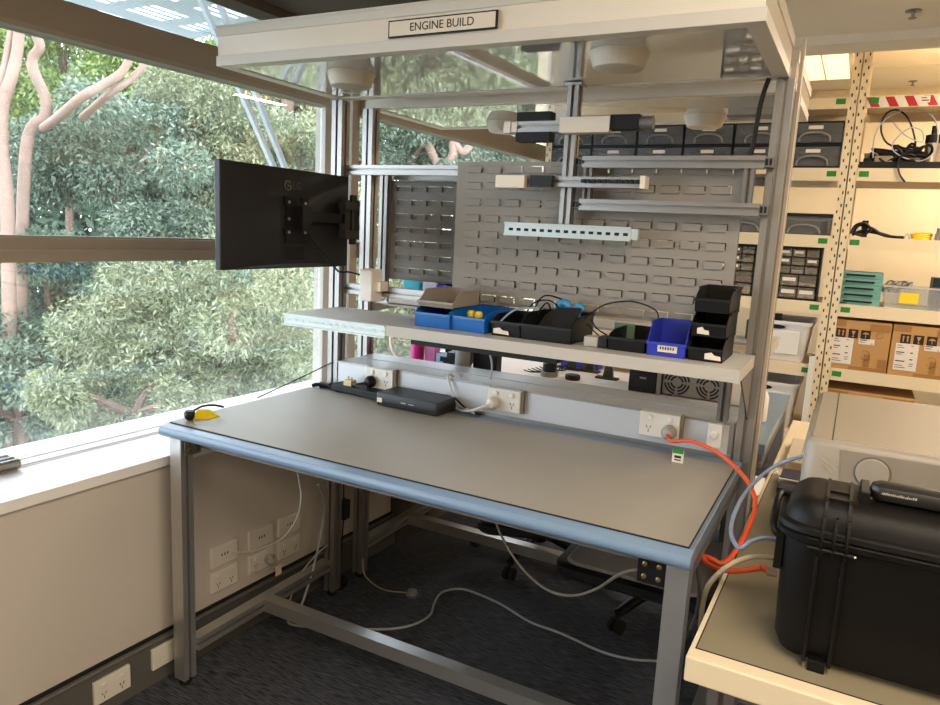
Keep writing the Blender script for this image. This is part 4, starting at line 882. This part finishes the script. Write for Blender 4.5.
t = thing('keyboard', 'flat cream box with ridged top left of the grey printer', 'keyboard', (-.1, 2.55, .75))
MB().box(-.128,-.06,2.395,2.71,.75,.778).build('body', mat('keyboard_beige', (196,182,162), .5), t, bevel=.004)
mb = MB()
for x in (-.088,-.078,-.07): 
    for k in range(9): mb.box(x, x+.002, 2.42+k*.03, 2.437+k*.03, .778, .7786)
mb.box(-.12,-.112,2.41,2.418,.778,.7786); mb.build('key_rows', INK, t)
t = thing('navy_box', 'small navy blue box with a cream band beside the printer base', 'box', (-.1, 2.2, ZM))
MB().box(-.125,-.06,2.20,2.29,ZM,ZM+.03).box(-.125,-.06,2.12,2.19,ZM,ZM+.022).build('body', NAVY, t, bevel=.002)
MB().box(-.127,-.06,2.19,2.20,ZM,ZM+.028).build('band', PAPER, t)
solo('clear_clip', MB().lathe([(.008,0),(.008,.012),(.004,.016)], (-.145,2.31,.75), 12), CLEAR, 'tiny clear clip at the back corner of the olive mat', 'clip')
solo('data_cable', MB().tube([aty(806,456,1.75)*1,aty(790,460,1.78),aty(772,468,1.78),aty(755,482,1.74),aty(742,498,1.68),aty(734,515,1.6),aty(731,530,1.54),aty(734,542,1.48),aty(741,548,1.44),aty(752,541,1.44),aty(765,538,1.45),aty(778,540,1.46)], .0045, 8), BLUC, 'blue-grey cable curving from the printer down and back onto the side table', 'cable', smooth=True)
solo('beige_cable', MB().tube([aty(777,559,1.45)*1,aty(765,557,1.44),aty(752,557,1.43),aty(738,561,1.42),aty(727,567,1.41),aty(715,577,1.42),aty(707,588,1.44),aty(703,602,1.46),aty(701,620,1.48),aty(700,650,1.5)], .0055, 8), BEIC, 'beige cable arching over the left edge of the side table by the case', 'cable', smooth=True)
solo('dark_hanging_cable', MB().tube([(-.235,1.52,.79),aty(698,575,1.52),aty(699,592,1.53),aty(696,615,1.55),aty(688,634,1.6),atz(683,645,.01)], .004, 8), DKGREY, 'dark cable hanging between the bench leg and the side table', 'cable', smooth=True)
t = thing('paper_box', 'open low box of loose papers on the floor beyond the side table', 'box', (-.30, 3.52, 0))
MB().box(-.42,-.20,3.40,3.70,0,.24).build('box_body', DKGREY, t)
mb = MB()
for k in range(6): mb.M = Matrix.Translation((-.31+.006*k, 3.55, .241+.014*k)) @ Matrix.Rotation(.12*((k*7)%5-2), 4, 'Z') @ Matrix.Rotation(.05*(k%3-1), 4, 'X'); mb.box(-.09,.09,-.12,.12,0,.003)
mb.M = None; mb.build('papers', PAPER, t)
# ------------------------------------------------------------------ storage racks
YR = 4.3
LEV = [(2.147,2.203),(1.785,1.851),(1.438,1.503),(1.085,1.15),(.74,.806),(.365,.43)]
def rack(label, x0, x1, tape, stripes):
    t = thing('storage_rack', label, 'rack', ((x0+x1)/2, YR+.25, 0), 'cream storage racks')
    for x, s in ((x0, 1), (x1, -1)):
        for yy, q in ((YR, 1), (YR+.5, -1)):
            mb = MB().box(x, x+s*.040, yy, yy+q*.002, 0, 2.47).box(x, x+s*.002, yy, yy+q*.036, 0, 2.47)
            if q == 1:
                for k in range(74):
                    z_ = .06+k*.0325
                    mb.box(x+s*(.008 if k % 2 else .025), x+s*(.0145 if k % 2 else .0315), yy-.0006, yy, z_, z_+.016, 1)
            mb.build('upright', [RACK, INK], t)
    xa, xb = min(x0,x1)+.0405, max(x0,x1)-.0405
    for k, (z0, z1) in enumerate(LEV):
        bmx = MB().box(xa, xb, YR-.003, YR-.0005, z0, z1-.001).box(xa, xb, YR-.0005, YR+.014, z0, z0+.002)
        bm_ = bmx.build('beam', RACK, t)
        MB().box(xa, xb, YR+.486, YR+.4995, z0, z1-.001).build('rear_beam', RACK, t)
        MB().box(xa+.002, xb-.002, YR-.0004, YR+.486, z1-.012, z1).build('shelf_board', RACKB, t)
        gx = tape if tape < 0 else tape
        MB().box(gx, gx+.045, YR-.0038, YR-.003, z0+.022, z0+.05).build('green_marker', GREEN, bm_)
        if stripes and k == 0:
            st = MB(); st.add([(xa,YR-.0034,z0+.002),(xb,YR-.0034,z0+.002),(xb,YR-.0034,z1-.003),(xa,YR-.0034,z1-.003)], [(0,1,2,3)])
            for i in range(18):
                u = xa+.0+i*.083
                st.add([(u+.022,YR-.0036,z0+.003),(u+.062,YR-.0036,z0+.003),(u+.035,YR-.0036,z1-.004),(u-.005,YR-.0036,z1-.004)], [(0,1,2,3)], 1)
            st.build('hazard_tape', [PAPER, RED], bm_, label='red and white striped tape')
            MB().box(.165,.21,YR-.0046,YR-.0036,z0+.018,z1-.006).box(.172,.195,YR-.005,YR-.0046,z0+.038,z0+.042,1).box(.174,.205,YR-.005,YR-.0046,z0+.026,z0+.031,1).build('paper_note', [PAPER, INK], bm_)
    return t
rack('left cream boltless rack holding clear drawers, parts cabinets and white tubs', -1.80, -.1065, -.205, False)
rack('right cream boltless rack with red and white tape on its top shelf', -.1045, 1.55, -.055, True)
# clear drawers
dw, dh = .268, .118
def drawer_unit(label, x, z_):
    t = thing('drawer_unit', label, 'drawer', (x+dw/2, YR+.2, z_), 'clear drawer units on the left rack')
    a, b_ = -dw/2+.002, dw/2-.002; f = -.19
    MB().box(a, b_, f, .19, dh-.008, dh).box(a, b_, f, .19, 0, .008).box(a, a+.004, f, .19, .008, dh-.008).box(b_-.004, b_, f, .19, .008, dh-.008).box(a, b_, .186, .19, .008, dh-.008).build('shell', BLK, t, local=True)
    d = MB().box(a+.005, b_-.005, f-.004, f-.001, .010, dh-.010).box(a+.005, a+.007, f, .17, .01, dh-.02).box(b_-.007, b_-.005, f, .17, .01, dh-.02).box(a+.005, b_-.005, f, .17, .010, .012).build('drawer', SMOKE, t, local=True)
    MB().tube([(-.075,f-.006,.014),(-.068,f-.011,.04),(-.04,f-.014,.056),(0,f-.015,.060),(.04,f-.014,.056),(.068,f-.011,.04),(.075,f-.006,.014)], .006, 8).build('handle', mat('clear_handle', (128,124,118), .2), d, local=True, smooth=True)
    MB().box(-.035, .035, f-.0055, f-.004, .078, .096).build('label_card', PAPER, d, local=True)
    return t
d0 = None; names = ['rightmost, by the rack upright', 'second from the right', 'third from the right', 'fourth from the right', 'fifth from the right', 'sixth from the right, by the hanging post']
for c in range(6):
    for r_ in range(2):
        lb = '%s clear drawer with black shell, %s' % (('lower', 'upper')[r_], names[c])
        x = -.150-(c+1)*(dw+.003)+.003; z_ = 1.851+r_*(dh+.002)
        if d0 is None: d0 = drawer_unit(lb, x, z_); 
        else: dup(d0, (x+dw/2, YR+.2, z_), lb)
def lid_box(label, x0, x1, z0, z1):
    t = thing('storage_box', label, 'box', ((x0+x1)/2, YR+.2, z0), 'smoky boxes with black lids')
    y0, y1 = YR+.03, YR+.36
    MB().box(x0,x1,y0,y0+.003,z0,z1).box(x0,x1,y1-.003,y1,z0,z1).box(x0,x0+.003,y0,y1,z0,z1).box(x1-.003,x1,y0,y1,z0,z1).box(x0,x1,y0,y1,z0,z0+.003).build('body', SMOKE, t)
    MB().box(x0-.004,x1+.004,y0-.006,y1+.004,z1,z1+.016).build('lid', BLK, t, bevel=.003)
    MB().tube([((x0+x1)/2-.08,y0-.002,z0+.008),((x0+x1)/2-.06,y0-.006,z0+.04),((x0+x1)/2,y0-.008,z0+.052),((x0+x1)/2+.06,y0-.006,z0+.04),((x0+x1)/2+.08,y0-.002,z0+.008)], .005, 8).build('handle', mat('clear_handle_b', (140,134,124), .2), t, smooth=True)
    MB().box(x0+.02,x1-.02,y0+.02,y0+.06,z0+.004,z1-.02).build('contents', mat('box_contents', (150,136,118), .7), t)
lid_box('smoky clear box with black lid beside the rack upright, above the parts cabinet', -.415, -.152, 1.503, 1.60)
lid_box('smoky clear box with black lid mostly hidden by the bench post', -.74, -.44, 1.503, 1.60)
pal = [mat('part_%d' % i, c, .5, noise=.5, nscale=60) for i, c in enumerate(((150,132,108),(196,182,158),(92,78,66),(120,60,50),(170,150,110)))]
CLR2 = clear_mat('cabinet_drawer_clear', (170,160,145), .25, .1)
def cabinet(label, x0, z0):
    w, hh = .295, .288; y0 = YR+.02
    t = thing('parts_cabinet', label, 'cabinet', (x0+w/2, y0+.08, z0), 'small parts cabinets')
    fr = MB().box(x0,x0+w,y0+.005,y0+.16,z0,z0+.008).box(x0,x0+w,y0+.005,y0+.16,z0+hh-.008,z0+hh).box(x0,x0+.008,y0+.005,y0+.16,z0,z0+hh).box(x0+w-.008,x0+w,y0+.005,y0+.16,z0,z0+hh).box(x0,x0+w,y0+.152,y0+.16,z0,z0+hh)
    lay = [(4,.046),(4,.046),(4,.046),(3,.066),(3,.066)]; zt = z0+hh-.010; rr = random.Random(int(x0*1000))
    for n, hk in lay:
        fr.box(x0+.008,x0+w-.008,y0+.005,y0+.15,zt-.003,zt)
        for i in range(n):
            a = x0+.01+i*(w-.02)/n; b_ = x0+.01+(i+1)*(w-.02)/n
            if i: fr.box(a-.0015,a+.0015,y0+.005,y0+.15,zt-hk,zt)
            d = MB().box(a+.003,b_-.003,y0,y0+.002,zt-hk+.003,zt-.005).box(a+.003,b_-.003,y0,y0+.13,zt-hk+.003,zt-hk+.004).box((a+b_)/2-.012,(a+b_)/2+.012,y0-.007,y0,zt-hk+.008,zt-hk+.014).build('drawer', CLR2, t)
            MB().box(a+.006,b_-.006,y0+.012,y0+.10,zt-hk+.0045,zt-hk+.0045+hk*rr.uniform(.25,.7)).build('contents', rr.choice(pal), d)
            if rr.random() < .5: MB().box(a+.012,b_-.012,y0-.0008,y0,zt-hk*.6,zt-hk*.3).build('label_card', PAPER, d)
        zt -= hk
    fr.build('frame', BLK, t)
cabinet('black small parts cabinet with clear drawers beside the rack upright', -.472, 1.15)
cabinet('black small parts cabinet seen between the grey panel and the bench post', -.80, 1.15)
def tub(label, x0, x1, z0, z1, mm_=None):
    y0, y1 = YR+.02, YR+.42; t = thing('plastic_tub', label, 'tub', ((x0+x1)/2, (y0+y1)/2, z0), 'white plastic tubs on the left rack')
    TW_ = mat('tub_white', (232,228,224), .35)
    mb = MB(); zs = [(z0,-.03),(z0+.012,-.02),(z1-.02,0),(z1-.02,.01),(z1,.012),(z1,.006),(z1-.015,-.004),(z0+.014,-.026)]
    mb.rbox(x0,x1,y0,y1,zs,.04); mb.build('body', TW_, t, smooth=True)
    MB().box((x0+x1)/2-.10,(x0+x1)/2+.10,y0-.001,y0+.006,z0+.04,z1-.055).build('front_panel', WHITE, t, bevel=.004)
    mb = MB(); n = 20; c = ((x0+x1)/2-.02, z1-.034)
    mb.add([(c[0]+.045*math.cos(2*math.pi*i/n), y0-.004, c[1]+.012*math.sin(2*math.pi*i/n)) for i in range(n)]+[(c[0]+.045*math.cos(2*math.pi*i/n), y0+.004, c[1]+.012*math.sin(2*math.pi*i/n)) for i in range(n)], [tuple(range(n))]+[(i,(i+1)%n,n+(i+1)%n,n+i) for i in range(n)])
    mb.build('hand_hole', BLKM, t)
tub('white plastic tub on the rack shelf beside the upright, the upper one', -.49, -.185, .806, 1.03)
tub('white plastic tub one shelf lower, partly behind the bench corner', -.52, -.215, .43, .685)
put('black_cube', 'small black box lying in the upper white tub', 'box', MB().box(-.385,-.345,YR+.10,YR+.14,.86,1.06), BLK)
put('white_strip', 'white strip standing upright against the rack post', 'strip', MB().box(-.172,-.143,YR-.03,YR-.022,0,.86), WHITE)  # plain white strip just in front of the rack upright
# right rack contents
t = thing('electronics_tray', 'black tray of electronics and wires on the right rack second shelf', 'tray', (.15, YR+.15, 1.851))
MB().box(-.06,.42,YR+.02,YR+.34,1.851,1.855).box(-.06,.42,YR+.02,YR+.026,1.855,1.885).box(-.06,-.054,YR+.026,YR+.34,1.855,1.885).box(.414,.42,YR+.026,YR+.34,1.855,1.885).build('tray_body', BLKM, t)
def onshelf(name, label, cat, mb, m, **k): return solo(name, mb, m, label, cat, **k)
onshelf('silver_adapter', 'brass-grey blocky adapter in the black tray on the rack', 'adapter', MB().rbox(.0,.09,YR+.05,YR+.12,[(1.855,0),(1.91,0),(1.918,-.006)],.015), mat('adapter_bronze', (150,138,116), .35, .3))
onshelf('dark_adapter', 'dark round-edged block behind the brass-grey adapter in the tray', 'adapter', MB().rbox(.11,.22,YR+.06,YR+.15,[(1.855,0),(1.905,0),(1.918,-.01)],.02), mat('adapter_olive', (96,86,70), .4))
onshelf('white_bar', 'long white bar lying slanted across the black tray', 'bar', MB().rail((-.04,YR+.16,1.925),(.16,YR+.2,1.965),.03,.03).box(-.035,-.02,YR+.15,YR+.17,1.855,1.92).box(.14,.155,YR+.19,YR+.21,1.855,1.955), mat('bar_pinkwhite', (206,190,176), .4))
onshelf('metal_cylinder', 'silver cylinder with black cap standing in the tray', 'cylinder', MB().lathe([(.032,0),(.032,.10)], (.255,YR+.13,1.886), 20).lathe([(.034,.10),(.034,.14),(.012,.145),(.012,.185)], (.255,YR+.13,1.886), 20, 1).lathe([(.04,-.031),(.04,0)], (.255,YR+.13,1.886), 20, 1), [mat('brushed', (186,170,146), .3, .6), BLKM])
onshelf('white_carton', 'plain off-white carton behind the cables on the right rack', 'carton', MB().box(.30,.55,YR+.345,YR+.46,1.851,2.05), OFFW)
onshelf('black_router', 'low black box at the left of the electronics tray under the wires', 'box', MB().box(-.045,-.005,YR+.05,YR+.15,1.8555,1.90).box(-.045,-.005,YR+.05,YR+.055,1.90,1.905), BLKM, bevel=.003)
onshelf('wire_heap', 'large dark heap of tangled wires filling the electronics tray', 'wires', [m_h := MB(), [m_h.tube([(random.uniform(-.02,.24), YR+random.uniform(.05,.15), random.uniform(1.868,1.985)) for _ in range(6)], .007, 6) for _q in range(9)]][0], BLKM, smooth=True)
onshelf('cable_loop', 'thick black cable standing in a tall loop above the electronics tray', 'cable', MB().tube([aty(888,190,YR+.0)*1,aty(903,175,YR-.02)][:0] + [aty(905,182,YR-.012),aty(900,175,YR-.012),aty(898,166,YR-.01),aty(900,158,YR+.02),aty(906,152,YR+.05),aty(915,148,YR+.06),aty(914,135,YR+.06),aty(908,118,YR+.06),aty(897,110,YR+.06),aty(886,114,YR+.06),aty(881,128,YR+.06),aty(886,142,YR+.06),aty(900,150,YR+.06),aty(905,160,YR+.06)], .0045, 8), BLK, smooth=True)
onshelf('grey_cable_loop', 'thin grey cable in wide loops above the electronics tray', 'cable', MB().tube([aty(873,158,YR+.05),aty(874,140,YR+.05),aty(881,124,YR+.05),aty(897,112,YR+.055),aty(920,110,YR+.06),aty(934,118,YR+.06),aty(938,135,YR+.06),aty(934,152,YR+.06),aty(921,161,YR+.06),aty(905,158,YR+.05),aty(893,150,YR+.05),aty(895,140,YR+.05),aty(910,128,YR+.05),aty(922,131,YR+.05),aty(922,142,YR+.05),aty(905,135,YR+.05),aty(893,122,YR+.05)], .003, 8), GRYC, smooth=True)
onshelf('black_wire_pile', 'heap of black wires at the front of the electronics tray', 'wires', MB().tube([aty(858,166,YR+.04),aty(880,163,YR+.03),aty(905,165,YR+.04),aty(915,162,YR+.05),aty(900,157,YR+.06),aty(918,150,YR+.06),aty(908,146,YR+.07)], .007, 8).tube([aty(872,168,YR+.03),aty(895,167,YR+.03),aty(912,167,YR+.04)], .006, 8), BLK, smooth=True)
onshelf('black_cable_bundle', 'bundle of black cable on the right rack middle shelf next to the upright', 'cable', MB().tube([(-.055,YR+.04,1.52),(-.04,YR+.05,1.56),(.0,YR+.05,1.575),(.03,YR+.06,1.545),(.0,YR+.05,1.515),(-.04,YR+.04,1.525),(-.02,YR+.06,1.565),(.04,YR+.06,1.55),(.09,YR+.06,1.52),(.15,YR+.06,1.511),(.19,YR+.06,1.511)], .0075, 8).tube([(-.05,YR+.06,1.515),(.0,YR+.07,1.535),(.06,YR+.07,1.53),(.12,YR+.07,1.514)], .009, 8).box(-.01,.02,YR+.07,YR+.10,1.503,1.59), BLK, smooth=True)
mb = MB(); rr = random.Random(9)
for k in range(5): mb.tube([(.265+.045*math.cos(a)+rr.uniform(-.006,.006), YR+.10+.04*math.sin(a), 1.508+.006*k+.006*math.sin(a*2+k)) for a in np.linspace(0, 6.28, 15)], .004, 6)
onshelf('yellow_cable_coil', 'small coil of yellow cable on the right rack middle shelf', 'cable', mb, YEL, smooth=True)
onshelf('clear_clip_pile', 'little grey clips beside the yellow cable coil', 'clips', MB().tube([(.19,YR+.05,1.51),(.20,YR+.06,1.53),(.215,YR+.05,1.51),(.21,YR+.04,1.508)], .005, 6), GRYC)
onshelf('grey_fitting', 'grey fitting at the right edge on the middle rack shelf', 'fitting', MB().lathe([(.025,0),(.025,.03),(.02,.035),(.02,.06)], (.345,YR+.05,1.503), 16), GRYBOX)
for k in range(5):
    t = thing('teal_case', 'flat teal case with a black handle, %s in the stack of five' % ('lowest','second from bottom','middle','second from top','topmost')[k], 'case', (.022, YR+.12, 1.15+k*.0345), 'stacked flat teal cases')
    z_ = 1.15+k*.0345
    MB().box(-.082,.122,YR+.02,YR+.24,z_+.0003,z_+.034).build('body', TEAL, t, bevel=.002)
    MB().box(-.05,.085,YR+.012,YR+.02,z_+.014,z_+.023).build('handle', BLKM, t)
    if k == 0: MB().box(-.07,-.03,YR+.0192,YR+.02,z_+.005,z_+.009).build('print', INK, t)
t = thing('clear_tub', 'clear open tub with a yellow card inside on the right rack', 'tub', (.26, YR+.12, 1.15))
ta, tbx, y0, y1 = .128, .40, YR+.015, YR+.22
mb = MB(); mb.add([(ta+.015,y0+.01,1.151),(tbx-.015,y0+.01,1.151),(tbx-.015,y1,1.151),(ta+.015,y1,1.151),(ta,y0,1.262),(tbx,y0,1.262),(tbx,y1,1.262),(ta,y1,1.262)], [(0,1,2,3),(0,4,5,1),(1,5,6,2),(2,6,7,3),(3,7,4,0)])
bo = mb.build('body', CLEAR, t); q = bo.modifiers.new('solid','SOLIDIFY'); q.thickness = .002
MB().box(ta-.004,tbx+.004,y0-.004,y0,1.256,1.264).box(ta-.004,ta,y0,y1,1.256,1.264).box(tbx,tbx+.004,y0,y1,1.256,1.264).build('rim', mat('clear_rim', (190,182,168), .2), t)
MB().box(.205,.29,y0-.001,y0+.001,1.178,1.232).build('yellow_card', YEL, t)
mb = MB()
for k in range(9): mb.tube([(.15+.02*k*.5+.03*math.cos(a+k), YR+.12+.05*math.sin(a), 1.255+.03*math.sin(a*1.5+k)) for a in np.linspace(0,5,9)], .004, 5)
onshelf('wire_tangle', 'tangle of grey wire rising out of the clear tub', 'wires', mb, GRYC)
onshelf('dark_teal_box', 'dark teal box behind the clear tub at the right picture edge', 'box', MB().box(.36,.56,YR+.245,YR+.42,1.15,1.31), mat('dark_teal', (24,58,66), .5))
def carton(label, x0, x1, z0, z1, printed=True):
    t = thing('carton', label, 'carton', ((x0+x1)/2, YR+.2, z0), 'brown cardboard cartons on the right rack'); y0 = YR+.005; y1 = YR+.40
    MB().box(x0,x1,y0,y1,z0,z1).build('box_body', CARTON, t, bevel=.003)
    w = x1-x0; hh = z1-z0; f = y0-.0008
    for q in ((x0+.002,x0+w*.28,z1-.035,z1-.002),(x0+w*.66,x1-.004,z1-.05,z1-.01),(x0+w*.62,x0+w*.72,z0+.022,z0+.09),(x1-.045,x1-.002,z0+.022,z0+.07),(x0+w*.4,x1-.002,z0+.002,z0+.02)): MB().box(q[0],q[1],f,y0,q[2],q[3]).build('tape', CARTAPE, t)
    if not printed: return
    g = y0-.0016
    for i in range(3):
        a = x0+.038+i*.058
        ic = MB().box(a,a+.045,g,y0-.0009,z1-.093,z1-.046)
        ic.build('handling_icon', INK, t)
        s = MB(); gy = g-.0006
        if i == 0: s.add([(a+.010,gy,z1-.085),(a+.016,gy,z1-.085),(a+.016,gy,z1-.062),(a+.020,gy,z1-.062),(a+.013,gy,z1-.052),(a+.006,gy,z1-.062),(a+.010,gy,z1-.062)], [tuple(range(7))]).add([(a+.029,gy,z1-.085),(a+.035,gy,z1-.085),(a+.035,gy,z1-.062),(a+.039,gy,z1-.062),(a+.032,gy,z1-.052),(a+.025,gy,z1-.062),(a+.029,gy,z1-.062)], [tuple(range(7))])
        elif i == 1: s.add([(a+.014,gy,z1-.054),(a+.032,gy,z1-.054),(a+.028,gy,z1-.068),(a+.0245,gy,z1-.072),(a+.0245,gy,z1-.082),(a+.031,gy,z1-.086),(a+.015,gy,z1-.086),(a+.0215,gy,z1-.082),(a+.0215,gy,z1-.072),(a+.018,gy,z1-.068)], [tuple(range(10))])
        else: s.add([(a+.006,gy,z1-.068),(a+.014,gy,z1-.059),(a+.023,gy,z1-.056),(a+.032,gy,z1-.059),(a+.040,gy,z1-.068),(a+.0245,gy,z1-.066),(a+.0245,gy,z1-.086),(a+.0215,gy,z1-.086),(a+.0215,gy,z1-.066)], [tuple(range(9))])
        s.build('icon_symbol', CARTON, t)
    lb = MB().box(x0+.022,x0+.125,g,y0-.0009,z0+.028,z0+.168)
    lo = lb.build('shipping_label', PAPER, t, label='white printed shipping label')
    ln = MB(); rr = random.Random(4); gy = g-.0005
    for i in range(11):
        zz = z0+.158-i*.0115
        for s_, wmax in ((.028,.05),(.09,.025)):
            if rr.random() < .75: ln.box(x0+s_, x0+s_+wmax*rr.uniform(.4,1), gy, g, zz-.002-(.002 if i in (3,6,7) else 0), zz+.001)
    ln.build('print', INK, lo)
    o2 = MB().box(x0+.148,x0+.222,g,y0-.0009,z0+.142,z0+.172).build('small_label', PAPER, t)
    MB().box(x0+.152,x0+.185,gy,g,z0+.162,z0+.166).box(x0+.152,x0+.178,gy,g,z0+.152,z0+.155).box(x0+.205,x0+.214,gy,g,z0+.146,z0+.149).build('print', INK, o2)
    sc = MB(); cx, cz = x0+.185, z0+.085
    sc.tube([(cx+.022*math.cos(a), gy, cz+.024*math.sin(a)) for a in np.linspace(-2.6, 2.4, 12)], .0008, 4).tube([(cx-.01,gy,cz-.035),(cx+.03,gy,cz-.018)], .0008, 4)
    for a in np.linspace(0, 6.28, 9)[:-1]: sc.tube([(x0+.24+.014*math.cos(a), gy, z1-.068+.012*math.sin(a)),(x0+.24+.018*math.cos(a+.5), gy, z1-.068+.016*math.sin(a+.5))], .001, 4)
    sc.build('pen_scribble', INK, t)
carton('brown carton with handling icons next to the rack upright', -.098, .193, .806, 1.068)
carton('brown carton with handling icons at the right picture edge', .199, .49, .806, 1.068)
carton('plain brown carton on the shelf below, mostly behind the printer', -.085, .345, .43, .69, False)
